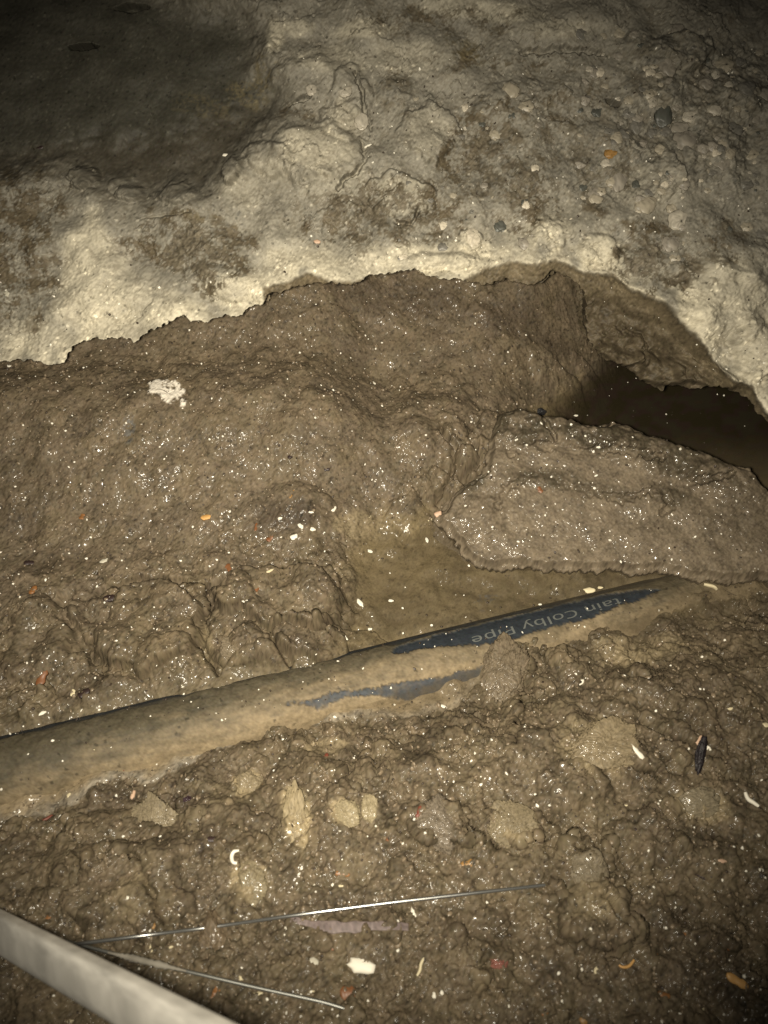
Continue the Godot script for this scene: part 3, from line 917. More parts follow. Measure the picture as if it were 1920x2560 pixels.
	var list := [[683, 143, 12, 11, 0], [662, 116, 9, 12, 4], [665, 69, 9, 12, 0], [726, 65, 10, 8, 1], [713, 111, 8, 6, 3], [690, 118, 10, 6, 3], [629, 101, 6, 5, 1], [619, 180, 8, 12, 0], [679, 222, 12, 11, 3], [533, 171, 5, 5, 6], [525, 110, 8, 7, 1], [610, 154, 7, 6, 5], [645, 206, 11, 9, 1], [472, 238, 8, 11, 6], [615, 140, 7, 6, 1], [637, 126, 8, 8, 2], [680, 128, 11, 6, 0], [731, 130, 10, 7, 2], [754, 155, 9, 7, 1], [647, 76, 6, 5, 6], [629, 113, 7, 5, 2], [650, 104, 6, 6, 3], [598, 194, 9, 7, 0], [510, 93, 9, 8, 1], [668, 245, 9, 8, 0], [362, 120, 8, 9, 3], [345, 93, 8, 7, 3], [312, 92, 6, 6, 3], [705, 85, 8, 7, 0], [742, 92, 9, 8, 2], [700, 150, 7, 6, 0], [660, 150, 7, 6, 1], [720, 165, 8, 6, 0], [745, 185, 7, 6, 2], [756, 118, 7, 6, 0], [600, 72, 6, 5, 6], [620, 55, 6, 5, 0], [585, 100, 6, 6, 0]]
	for k in 210:
		var x := rg.randf_range(575, 768)
		var y := rg.randf_range(30, 200)
		if rg.randf() < 0.30:
			x = rg.randf_range(380, 768)
			y = rg.randf_range(70, 262)
		var z := lerpf(2.0, 7.5, pow(rg.randf(), 2.2))
		list.append([x, y, z, z * rg.randf_range(0.65, 1.0), [0, 1, 2, 3, 0, 2, 1, 6, 4][rg.randi() % 9]])
	for e in list:
		var c := w_st(e[0], e[1])
		var at := wall_o + Vector3(c.x, 0, 0) + wall_t * c.y + wall_d * (f.at(c.x, c.y) - 0.0004)
		var px := px_size(at)
		var o := obj("stone", kinds[e[4]], sm, foot)
		var rx: float = e[2] * px
		var ry: float = e[3] * px
		o.transform = Transform3D(Basis(Vector3(rx, 0, 0), wall_t * ry * 1.05, wall_d * minf(rx, ry) * 0.5) * Basis(Vector3(0, 0, 1), rg.randf_range(-0.5, 0.5)) * Basis(Vector3(1, 0, 0), rg.randi() % 4 * PI / 2), at)

# ---------------------------------------------------------------- broken slab over the trench
const SLAB := [[497, 416], [500, 412], [513, 407], [523, 406], [541, 412], [565, 414], [578, 418], [588, 422], [606, 423], [615, 417], [634, 425], [650, 432], [666, 435], [690, 444], [717, 453], [743, 465], [752, 464], [766, 483], [800, 510], [840, 560], [800, 590], [764, 577], [738, 580], [708, 577], [692, 577], [678, 571], [653, 568], [634, 571], [615, 567], [592, 569], [569, 567], [544, 568], [527, 564], [511, 565], [493, 567], [476, 562], [463, 554], [461, 545], [446, 528], [434, 518], [436, 512], [444, 508], [449, 498], [456, 488], [470, 480], [484, 470], [488, 456], [490, 436]]

func slab_bump(f: Field, b: Array, wob: FastNoiseLite, most := false) -> void:
	var c := c_st(b[0], b[1])
	f.bump(c, absf(c_st(b[0] + b[2], b[1]).x - c.x), absf(c_st(b[0], b[1] - b[3]).y - c.y), -b[4], b[5], b[6], wob, most)

func build_slab() -> void:
	var f := Field.new(0.015, 0.285, -0.045, 0.13, 0.0006, 0.0006)
	slab_h = f
	var nx := f.nx
	var ny := f.ny
	slab_in = Field.new(0.015, 0.285, -0.045, 0.13, 0.0018, 0.0018).outline(spots(SLAB, c_st))
	var wob := noise(79, 150.0, 3)
	var raise := Field.new(0.015, 0.285, -0.045, 0.13, 0.0006, 0.0006)
	var rough := Field.new(0.015, 0.285, -0.045, 0.13, 0.0012, 0.0012)
	for b in [[540, 430, 46, 24, 0.1, 0.003, 1.3], [600, 440, 50, 18, 0.2, 0.0035, 1.3], [660, 455, 50, 20, 0.3, 0.0035, 1.3], [720, 480, 50, 22, 0.4, 0.0035, 1.3], [500, 470, 30, 30, 0.0, 0.002, 1.2], [640, 500, 80, 22, 0.2, 0.0015, 1.0], [480, 520, 30, 26, 0.0, 0.003, 1.0]]:
		slab_bump(raise, b, wob)
	for b in [[520, 425, 40, 24, 0.1, 1.0, 1.4], [600, 435, 70, 18, 0.2, 1.0, 1.4], [680, 460, 70, 20, 0.35, 0.9, 1.4], [545, 478, 50, 12, 0.1, 0.8, 1.2], [600, 490, 60, 10, 0.2, 0.6, 1.2], [670, 495, 30, 14, 0.2, 0.8, 1.2], [720, 480, 40, 14, 0.3, 0.6, 1.2], [470, 480, 24, 20, 0.0, 0.9, 1.2], [740, 520, 50, 40, 0.0, 0.4, 1.0]]:
		slab_bump(rough, b, wob, true)
	raise.groove(spots([[498, 506], [505, 490], [515, 484], [530, 476], [548, 474], [562, 484], [580, 490]], c_st), 0.0020, -0.0035, wob)
	raise.groove(spots([[655, 484], [665, 494], [672, 508], [662, 512]], c_st), 0.0022, -0.004, wob)
	raise.groove(spots([[570, 492], [600, 494], [622, 500], [660, 488], [700, 480], [730, 474]], c_st), 0.0024, -0.0025, wob)
	raise.groove(spots([[510, 452], [545, 446], [580, 452], [620, 450], [660, 458]], c_st), 0.0030, -0.0025, wob)
	raise.groove(spots([[540, 412], [548, 425], [556, 440]], c_st), 0.0016, -0.003, wob)
	var lvl := noise(41, 28.0, 3)
	var mid := noise(42, 110.0, 3)
	var crumb := noise(43, 260.0, 1, FastNoiseLite.RETURN_DISTANCE)
	var crumbv := noise(43, 260.0, 1, FastNoiseLite.RETURN_CELL_VALUE)
	var grain := noise(44, 620.0, 1, FastNoiseLite.RETURN_DISTANCE)
	var grainv := noise(44, 620.0, 1, FastNoiseLite.RETURN_CELL_VALUE)
	var edge := noise(45, 130.0, 2)
	var patch := noise(46, 50.0, 3)
	var under := noise(47, 90.0, 1, FastNoiseLite.RETURN_DISTANCE)
	var rg := RandomNumberGenerator.new()
	rg.seed = 12
	var p := PackedVector3Array()
	var col := PackedColorArray()
	var keep := PackedByteArray()
	p.resize(nx * ny)
	col.resize(nx * ny)
	keep.resize(nx * ny)
	for j in ny:
		var t := f.t0 + j * f.dt
		for i in nx:
			var s := f.s0 + i * f.ds
			var k := j * nx + i
			var ins := slab_in.at(s, t) + 0.0012 * edge.get_noise_2d(s, t) - 0.0032
			if ins < -0.010:
				f.a[k] = -0.03
				continue
			keep[k] = 1
			var ro := rough.at(s, t)
			var c1 := -crumb.get_noise_2d(s, t)
			c1 = 1.0 - c1 * c1 if c1 < 1.0 else 0.0
			var g1 := -grain.get_noise_2d(s, t)
			g1 = 1.0 - g1 * g1 if g1 < 1.0 else 0.0
			var pat := patch.get_noise_2d(s, t)
			var h := 0.0022 * lvl.get_noise_2d(s, t) + lerpf(0.0003, 0.0018, ro) * mid.get_noise_2d(s, t) + raise.a[k] + ro * c1 * 0.0010
			h -= 0.65 * raise.a[k] if raise.a[k] < 0.0 else 0.0
			h += g1 * 0.00055 + rg.randf() * 0.00024
			if ins < 0.0014:
				var e := 0.0014 - maxf(ins, 0.0)
				h -= 0.0014 - sqrt(maxf(0.0, 0.0014 * 0.0014 - e * e)) if ins > 0.0 else 0.0014
			# ragged underside: the broken edge falls away in lumps of stone
			var u := -under.get_noise_2d(s, t * 0.6)
			var out := maxf(0.0, -ins)
			var shelf := 0.0030 + 0.0022 * maxf(0.0, 1.0 - u * 1.3) - 0.0012 * edge.get_noise_2d(s * 2.0, t)
			var drop := 0.0042 * smoothstep(0.0, 0.0016, out) + 0.9 * maxf(0.0, out - 0.001) - 0.0030 * (1.0 - u * u) * smoothstep(0.0004, 0.002, out)
			var cliff := 0.025 * smoothstep(shelf, shelf + 0.0014, out)
			f.a[k] = h - drop - cliff
			p[k] = slab_o + Vector3(s, 0, 0) + slab_t * t + slab_d * (h - cliff) + Vector3(0, -1.0, -0.12) * drop
			var cc := crumbv.get_noise_2d(s, t)
			var cg := grainv.get_noise_2d(s, t)
			var tone := 1.0 + 0.28 * pat + 0.10 * cc + 0.18 * cg + 0.3 * mid.get_noise_2d(s * 3.0 + 5.0, t * 3.0) + rg.randf_range(-0.14, 0.14)
			var r := lerpf(0.122, 0.054, ro * smoothstep(-0.35, 0.2, pat + 0.3 * cc + 0.2))
			var g := lerpf(0.097, 0.044, ro * smoothstep(-0.35, 0.2, pat + 0.3 * cc + 0.2))
			var b := lerpf(0.067, 0.029, ro * smoothstep(-0.35, 0.2, pat + 0.3 * cc + 0.2))
			col[k] = Color(r * tone, g * tone, b * tone)
	var m := wet(mat("wet slab", Color.WHITE, 0.6, 0.3, 0.0, true), 0.55, 0.11)
	var o := obj("broken_slab", sheet(p, col, keep, nx, ny), m)
	tag(o, "large wet broken slab of concrete lying across the trench at right", "concrete slab")

# ---------------------------------------------------------------- water
func build_water() -> void:
	var q := Field.new(-0.30, 0.42, 0.13, 0.56, 0.0025, 0.0025)
	var p := PackedVector3Array()
	var col := PackedColorArray()
	var keep := PackedByteArray()
	var drift := noise(51, 40.0, 3)
	var ripple := noise(52, 70.0, 2)
	for j in q.ny:
		var t := q.t0 + j * q.dt
		for i in q.nx:
			var x := q.s0 + i * q.ds
			var bed := mud_h.at(x, t) if t > 0.036 and t < 0.53 and absf(x) < 0.165 + (t - 0.05) * 0.27 + 0.02 else mud_base(clampf(x, -0.4, 0.4), -t)
			var d := pipe_z(x) + t
			var py := pipe_y(x)
			var pr := R_PIPE * R_PIPE - d * d
			if pr > 0.0:
				bed = maxf(bed, py + sqrt(pr))
			var deep := maxf(0.0, -bed)
			var over_pipe := smoothstep(-0.0001, 0.0002, pr)
			var a := 1.0 - exp(-deep * maxf(lerpf(38.0, 46.0, smoothstep(-0.05, 0.2, x)), 95.0 * over_pipe))
			p.append(Vector3(x, 0.00018 * ripple.get_noise_2d(x, t), -t))
			var tn := 1.0 + 0.2 * drift.get_noise_2d(x, t)
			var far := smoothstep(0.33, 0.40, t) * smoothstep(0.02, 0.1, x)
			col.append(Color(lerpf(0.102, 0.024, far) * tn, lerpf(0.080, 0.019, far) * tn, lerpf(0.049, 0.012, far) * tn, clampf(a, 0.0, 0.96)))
			keep.append(1 if bed < 0.004 and d > -0.03 else 0)
	var m := mat("murky water", Color.WHITE, 0.27, 0.5, 0.0, true)
	m.transparency = BaseMaterial3D.TRANSPARENCY_ALPHA
	var o := obj("water", sheet(p, col, keep, q.nx, q.ny), m)
	tag(o, "murky brown water standing in the trench and the cavity behind the slab", "", "", "structure")

# ---------------------------------------------------------------- pipe
func pipe_hit(px: float, py: float) -> Vector2:         # pixel -> (metres along, metres round, 0 = top, positive towards the viewer)
	var dirp := (pipe_b - pipe_a).normalized()
	var r := ray(px, py).normalized()
	var w := cam - pipe_a
	var r2 := r - dirp * r.dot(dirp)
	var w2 := w - dirp * w.dot(dirp)
	var aa := r2.dot(r2)
	var bb := r2.dot(w2)
	var di := bb * bb - aa * (w2.dot(w2) - R_PIPE * R_PIPE)
	var t := (-bb - sqrt(maxf(di, 0.0))) / aa
	var p := cam + r * t
	var along := (p - pipe_a).dot(dirp)
	var o := p - pipe_a - dirp * along
	var side := Vector3.UP.cross(dirp).normalized()      # towards the back
	if side.z < 0.0:
		side = -side
	var upp := dirp.cross(side).normalized()
	if upp.y < 0.0:
		upp = -upp
	return Vector2(along, atan2(o.dot(side), o.dot(upp)) * R_PIPE)

func build_pipe() -> void:
	var dirp := (pipe_b - pipe_a).normalized()
	var side := Vector3.UP.cross(dirp).normalized()
	if side.z < 0.0:
		side = -side
	var upp := dirp.cross(side).normalized()
	if upp.y < 0.0:
		upp = -upp
	var q := Field.new(-0.12, 0.50, -0.036, 0.036, 0.0007, 0.0006)
	var bare1 := Field.new(-0.12, 0.50, -0.036, 0.036, 0.002, 0.002).outline(spots([[287, 703], [318, 699], [342, 690], [376, 691], [395, 684], [438, 679], [462, 672], [482, 668], [478, 678], [472, 684], [462, 694], [453, 699], [440, 696], [426, 700], [410, 699], [395, 698], [380, 695], [364, 695], [345, 696], [330, 704], [318, 708], [300, 704]], pipe_hit))
	var bare2 := Field.new(-0.12, 0.50, -0.036, 0.036, 0.002, 0.002).outline(spots([[392, 648], [430, 636], [470, 626], [520, 614], [560, 604], [600, 595], [645, 588], [662, 588], [650, 597], [636, 602], [626, 604], [617, 607], [593, 617], [569, 624], [550, 628], [528, 634], [510, 641], [490, 645], [472, 646], [440, 646], [410, 652], [392, 656]], pipe_hit))
	var n1 := noise(61, 120.0, 4)
	var n2 := noise(62, 420.0, 3)
	var n3 := noise(63, 30.0, 2)
	var gv := noise(64, 700.0, 1, FastNoiseLite.RETURN_CELL_VALUE)
	var rg := RandomNumberGenerator.new()
	rg.seed = 5
	var p := PackedVector3Array()
	var col := PackedColorArray()
	var keep := PackedByteArray()
	for j in q.ny:
		var a := q.t0 + j * q.dt
		for i in q.nx:
			var l := q.s0 + i * q.ds
			var e1 := 0.0016 * n1.get_noise_2d(l * 0.5, a) + 0.0013 * n2.get_noise_2d(l, a * 0.6)
			var b1 := smoothstep(-0.0004, 0.0010, bare1.at(l, a) + e1 + 0.0008)
			var b2 := smoothstep(-0.0004, 0.0012, bare2.at(l, a) + e1)
			# a thin rubbed line along the back of the crest, widened to paint crevice shade
			var b3 := smoothstep(0.0, 0.005, -a - 0.0105 + 0.003 * n1.get_noise_2d(l * 0.3, a)) * 0.95
			var b4 := smoothstep(0.34, 0.5, n1.get_noise_2d(l * 0.35 + 4.0, a * 1.5)) * 0.6
			var bare := maxf(maxf(b1 * (0.88 + 0.4 * n1.get_noise_2d(l, a)), b2), maxf(b3, b4 * 0.3))
			bare = clampf(bare, 0.0, 1.0)
			var coat := 1.0 - bare
			var h := R_PIPE + coat * (0.0007 + 0.0009 * n3.get_noise_2d(l, a) + 0.0004 * n1.get_noise_2d(l, a) + 0.00022 * rg.randf()) - 0.0006
			var an := a / R_PIPE
			p.append(pipe_a + dirp * l + (upp * cos(an) + side * sin(an)) * h)
			var cg := gv.get_noise_2d(l, a)
			var tone := 1.0 + 0.30 * n1.get_noise_2d(l, a) + 0.25 * n2.get_noise_2d(l, a) + 0.10 * cg
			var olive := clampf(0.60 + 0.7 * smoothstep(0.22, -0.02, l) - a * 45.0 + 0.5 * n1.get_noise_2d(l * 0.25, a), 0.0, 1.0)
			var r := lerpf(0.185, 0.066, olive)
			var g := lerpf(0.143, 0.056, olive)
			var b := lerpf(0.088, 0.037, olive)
			r = lerpf(r, lerpf(0.022, 0.044, b1), bare)
			g = lerpf(g, lerpf(0.026, 0.049, b1), bare)
			b = lerpf(b, lerpf(0.031, 0.056, b1), bare)
			if cg > 0.975 and coat > 0.6:
				tone *= 0.45
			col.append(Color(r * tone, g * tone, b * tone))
			keep.append(1)
	var pm := mat("silted pipe", Color.WHITE, 0.66, 0.3, 0.0, true)
	var root := thing("water_pipe", "dark plastic water pipe coated with sandy silt, running diagonally through the trench", "pipe")
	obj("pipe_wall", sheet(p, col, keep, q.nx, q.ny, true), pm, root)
	# printed lettering, upside down as seen from here, bent round the pipe
	var tm := TextMesh.new()
	var fo := SystemFont.new()
	fo.font_names = PackedStringArray(["Droid Sans"])
	tm.font = fo
	tm.text = "tain Colby Pipe"
	tm.font_size = 64
	tm.pixel_size = 0.01
	tm.depth = 0.0
	tm.curve_step = 1.0
	var arr := tm.get_mesh_arrays()
	var v: PackedVector3Array = arr[Mesh.ARRAY_VERTEX]
	var lo := Vector3(1e9, 1e9, 0)
	var hi := -lo
	for x in v:
		lo = Vector3(minf(lo.x, x.x), minf(lo.y, x.y), 0)
		hi = Vector3(maxf(hi.x, x.x), maxf(hi.y, x.y), 0)
	var first := pipe_hit(620, 600)          # the t's left side
	var last := pipe_hit(472, 640)           # the end of Pipe
	var high := 0.0068
	var nn := PackedVector3Array()
	for i in v.size():
		var u := (v[i].x - lo.x) / (hi.x - lo.x)
		var w := (v[i].y - lo.y) / (hi.y - lo.y)
		var l := lerpf(first.x, last.x, u)
		var a := lerpf(first.y, last.y, u) + (w - 0.5) * high
		var an := a / R_PIPE
		var nrm := upp * cos(an) + side * sin(an)
		v[i] = pipe_a + dirp * l + nrm * (R_PIPE + 0.0002)
		nn.append(nrm)
	arr[Mesh.ARRAY_VERTEX] = v
	arr[Mesh.ARRAY_NORMAL] = nn
	arr[Mesh.ARRAY_TANGENT] = null
	var lm := ArrayMesh.new()
	lm.add_surface_from_arrays(Mesh.PRIMITIVE_TRIANGLES, arr)
	obj("printed_lettering", lm, mat("worn print", Color(0.095, 0.10, 0.092), 0.6), root)

# ---------------------------------------------------------------- stones and clods one can pick out
func build_clods() -> void:
	var m := wet(mat("muddy stone", Color.WHITE, 0.6, 0.35, 0.0, true), 0.5, 0.12)
	var rg := RandomNumberGenerator.new()
	rg.seed = 21
	# [px, py, rx, ry, colour, facets, rise, label]
	var k := 0
	for e in [
		[153, 822, 23, 27, Color(0.19, 0.155, 0.10), 5, 0.5, "angular grey brown stone with orange wood chips, below the left silt edge"],
		[248, 784, 14, 13, Color(0.20, 0.16, 0.10), 2, 0.45, "round tan lump just above the row of pale lumps left of centre"],
		[296, 816, 11, 30, Color(0.25, 0.20, 0.12), 2, 0.4, "upright long tan lump between the silt edge and the wires"],
		[345, 813, 14, 12, Color(0.25, 0.205, 0.125), 2, 0.45, "left one of two small pale tan lumps side by side"],
		[370, 808, 9, 12, Color(0.25, 0.205, 0.125), 2, 0.45, "right one of two small pale tan lumps side by side"],
		[250, 882, 17, 19, Color(0.19, 0.155, 0.095), 3, 0.45, "cracked tan clod just under the white curl"],
		[437, 822, 27, 25, Color(0.145, 0.118, 0.085), 4, 0.4, "broad grey stone above the orange and yellow chip"],
		[513, 823, 24, 19, Color(0.18, 0.145, 0.09), 3, 0.4, "yellowish clod right of the broad grey stone"],
		[212, 946, 18, 27, Color(0.125, 0.092, 0.057), 1, 0.5, "brown clod lying over the upper steel wire"],
		[604, 745, 36, 24, Color(0.19, 0.15, 0.092), 2, 0.35, "big smooth tan clod below the printed pipe, left of the white splinter"],
		[505, 668, 21, 29, Color(0.135, 0.106, 0.070), 0, 0.5, "smooth rounded mud knob pressed against the pipe"],
		[700, 800, 20, 14, Color(0.18, 0.15, 0.10), 3, 0.4, "pale knobbly clod below the black stick"],
		[232, 645, 13, 10, Color(0.15, 0.12, 0.08), 3, 0.5, "small glistening lump in front of the cracked wet clod"],
		[590, 868, 18, 15, Color(0.155, 0.127, 0.085), 2, 0.4, "rounded clod right of the upper wire's tip"],
		[541, 411, 5, 3.4, Color(0.02, 0.02, 0.022), 2, 0.7, "small black pebble on the back edge of the broken slab"],
		[186, 800, 5, 4, Color(0.03, 0.015, 0.02), 1, 0.6, "small dark purple berry like pebble right of the angular stone"],
		[500, 962, 9, 7, Color(0.20, 0.08, 0.06), 2, 0.5, "reddish pebble in the lower right mud"],
		[624, 925, 12, 10, Color(0.16, 0.145, 0.115), 3, 0.45, "pale grey pebble on the far right of the lower mud"]]:
		var hit := lay(e[0], e[1])
		var at: Vector3 = hit[0]
		var px := px_size(at)
		var root := thing("pebble" if e[2] < 13 else ("stone" if e[5] > 3 else "mud_clod"), e[7], "pebble" if e[2] < 13 else ("stone" if e[5] > 3 else "clod"), at)
		var rx: float = e[2] * px
		var rz: float = e[3] * px * 1.12
		var o := obj("body", lump(500 + k * 3, 72 if e[2] > 20 else 40, 0.34, 0.05, e[5], e[4] * 0.84, 0.34), m, root)
		o.transform = Transform3D(Basis.from_euler(Vector3(0.15, 0, 0)) * Basis(Vector3(0, 1, 0), rg.randf_range(-0.2, 0.2)) * Basis.from_scale(Vector3(rx, minf(rx, rz) * e[6], rz)), Vector3(0, -minf(rx, rz) * e[6] * 0.42, 0))
		k += 1

# ---------------------------------------------------------------- wires and pole
func over(px: float, py: float, above: float) -> Vector3:
	var p: Vector3 = lay(px, py)[0]
	var r := ray(px, py)
	return p - r * (above / absf(r.y))

func wire(called: String, label: String, list: Array, rad: float, m: Material, group: String) -> Node3D:
	var root := thing(called, label, "wire", Vector3.ZERO, group)
	var raw := []
	for e in list:
		raw.append(over(e[0], e[1], e[2]))
	var cv := Curve3D.new()
	for i in raw.size():
		var tn: Vector3 = (raw[mini(i + 1, raw.size() - 1)] - raw[maxi(i - 1, 0)]) * 0.16
		cv.add_point(raw[i], -tn, tn)
	cv.bake_interval = 0.003
	var pts := cv.get_baked_points()
	var rr := PackedFloat32Array()
	for i in pts.size():
		rr.append(rad * (1.0 if i > 0 and i < pts.size() - 1 else 0.8))
	obj("strand", tube(pts, rr, 12), m, root)
	return root

func build_wires_and_pole() -> void:
	var steel := mat("dull steel", Color(0.40, 0.40, 0.38), 0.28, 0.5, 0.9)
	wire("steel_wire", "long straight thin steel wire, bright at its middle, pointing right from under the pale bar", [[60, 946, 0.006], [140, 936, 0.006], [212, 927, 0.004], [300, 914.5, 0.006], [384, 903.5, 0.006], [470, 893.5, 0.005], [545, 885, 0.002]], 0.00080, steel, "")
	var w := wire("steel_wire", "shorter dull steel wire running to the lower right, crusted near the pale bar", [[66, 941, 0.006], [134, 959, 0.008], [194, 973, 0.008], [256, 987.5, 0.008], [318, 1001, 0.007], [344, 1008.5, 0.003]], 0.00072, mat("dark steel", Color(0.22, 0.22, 0.20), 0.4, 0.5, 0.7), "")
	var cp := PackedVector3Array()
	var cr := PackedFloat32Array()
	var cn := noise(70, 300.0, 2)
	for i in 40:
		var u := i / 39.0
		var p := over(lerpf(108, 186, u), lerpf(952.5, 971, u), 0.0088)
		cp.append(p)
		cr.append((0.0013 + 0.0007 * cn.get_noise_2d(u * 0.1, 0.0)) * sin(PI * clampf(u, 0.06, 0.94)) + 0.0002)
	# smooth the sleeve's path
	for n in 6:
		for i in range(1, 39):
			cp[i] = (cp[i - 1] + cp[i] * 2.0 + cp[i + 1]) / 4.0
	obj("dried_crust", tube(cp, cr, 10), mat("dried crust", Color(0.21, 0.19, 0.155), 0.75), w)
	# the pole: a white painted round handle coming in from the lower left, close to the lens
	var a := cam + ray(-60, 899) * 0.405
	var b := cam + ray(200, 1041) * 0.226
	var dirv := (b - a).normalized()
	var pts := PackedVector3Array()
	var rr := PackedFloat32Array()
	for i in 240:
		pts.append(a + dirv * ((b - a).length() * (-0.02 + 1.25 * i / 239.0)))
		rr.append(0.0078)
	var n1 := noise(71, 70.0, 4)
	var n2 := noise(72, 300.0, 2)
	var colf := func(i: int, an: float) -> Color:
		var s := 1.0 + 0.5 * n1.get_noise_3d(i * 0.00055, cos(an) * 0.008, sin(an) * 0.008) + 0.12 * n2.get_noise_3d(i * 0.00055, cos(an) * 0.008, sin(an) * 0.008)
		return Color(0.52 * s, 0.495 * s, 0.445 * s)
	var root := thing("bar", "pale worn flat bar slanting across the lower left corner, out of focus", "bar")
	obj("shaft", tube(pts, rr, 120, colf, 0.45, Vector3(0.12, 0.86, 0.5).normalized()), mat("worn white paint", Color.WHITE, 0.42, 0.5, 0.0, true), root)

# ---------------------------------------------------------------- flakes, chips and sticks
const MARKS := [["the upper wire's tip", 545, 885], ["the lower wire's tip", 342, 1008], ["the pale bar", 100, 975], ["the printed lettering", 560, 615], ["the blue streak on the pipe", 400, 690], ["the black stick", 701, 753], ["the slab's pointed end", 442, 514], ["the largest white flake", 361, 966], ["the flat topped clod", 150, 632], ["the cracked wet clod", 285, 600], ["the long clod by the pipe", 335, 640], ["the angular stone", 153, 822], ["the big tan clod", 604, 745], ["the mud knob on the pipe", 505, 668], ["the white powdery patch", 171, 391], ["the broad grey stone", 437, 822], ["the twin pale lumps", 357, 811], ["the clod over the wire", 212, 946], ["the white curl", 236, 855], ["the dark humus patch", 285, 520], ["the upper wire's middle", 384, 903], ["the slab's back edge", 620, 425], ["the pale footing edge", 300, 275], ["the lower right corner", 768, 1024], ["the right border", 768, 870], ["the left border", 0, 850], ["the reddish pebble", 500, 962], ["the slab's front edge", 600, 568]]

func where(px: float, py: float, desc: String, own := "") -> String:
	var order := MARKS.duplicate()
	order.sort_custom(func(a, b): return Vector2(a[1] - px, a[2] - py).length() < Vector2(b[1] - px, b[2] - py).length())
	for i in order.size():
		var m = order[i]
		var d := Vector2(px - m[1], py - m[2])
		if m[0] == own or d.length() < 1.0:
			continue
		var far := "right by" if d.length() < 10 else ("just " if d.length() < 30 else ("" if d.length() < 75 else "well "))
		var way := ""
		if d.length() >= 10:
			way = ("above" if d.y < 0 else "below") if absf(d.y) > 2.4 * absf(d.x) else (("left of" if d.x < 0 else "right of") if absf(d.x) > 2.4 * absf(d.y) else ("%s and %s of" % ["above" if d.y < 0 else "below", "left" if d.x < 0 else "right"]))
		var l := "%s %s%s %s" % [desc, far, way, m[0]]
		if not labels.has(l):
			labels[l] = true
			return l
	return desc

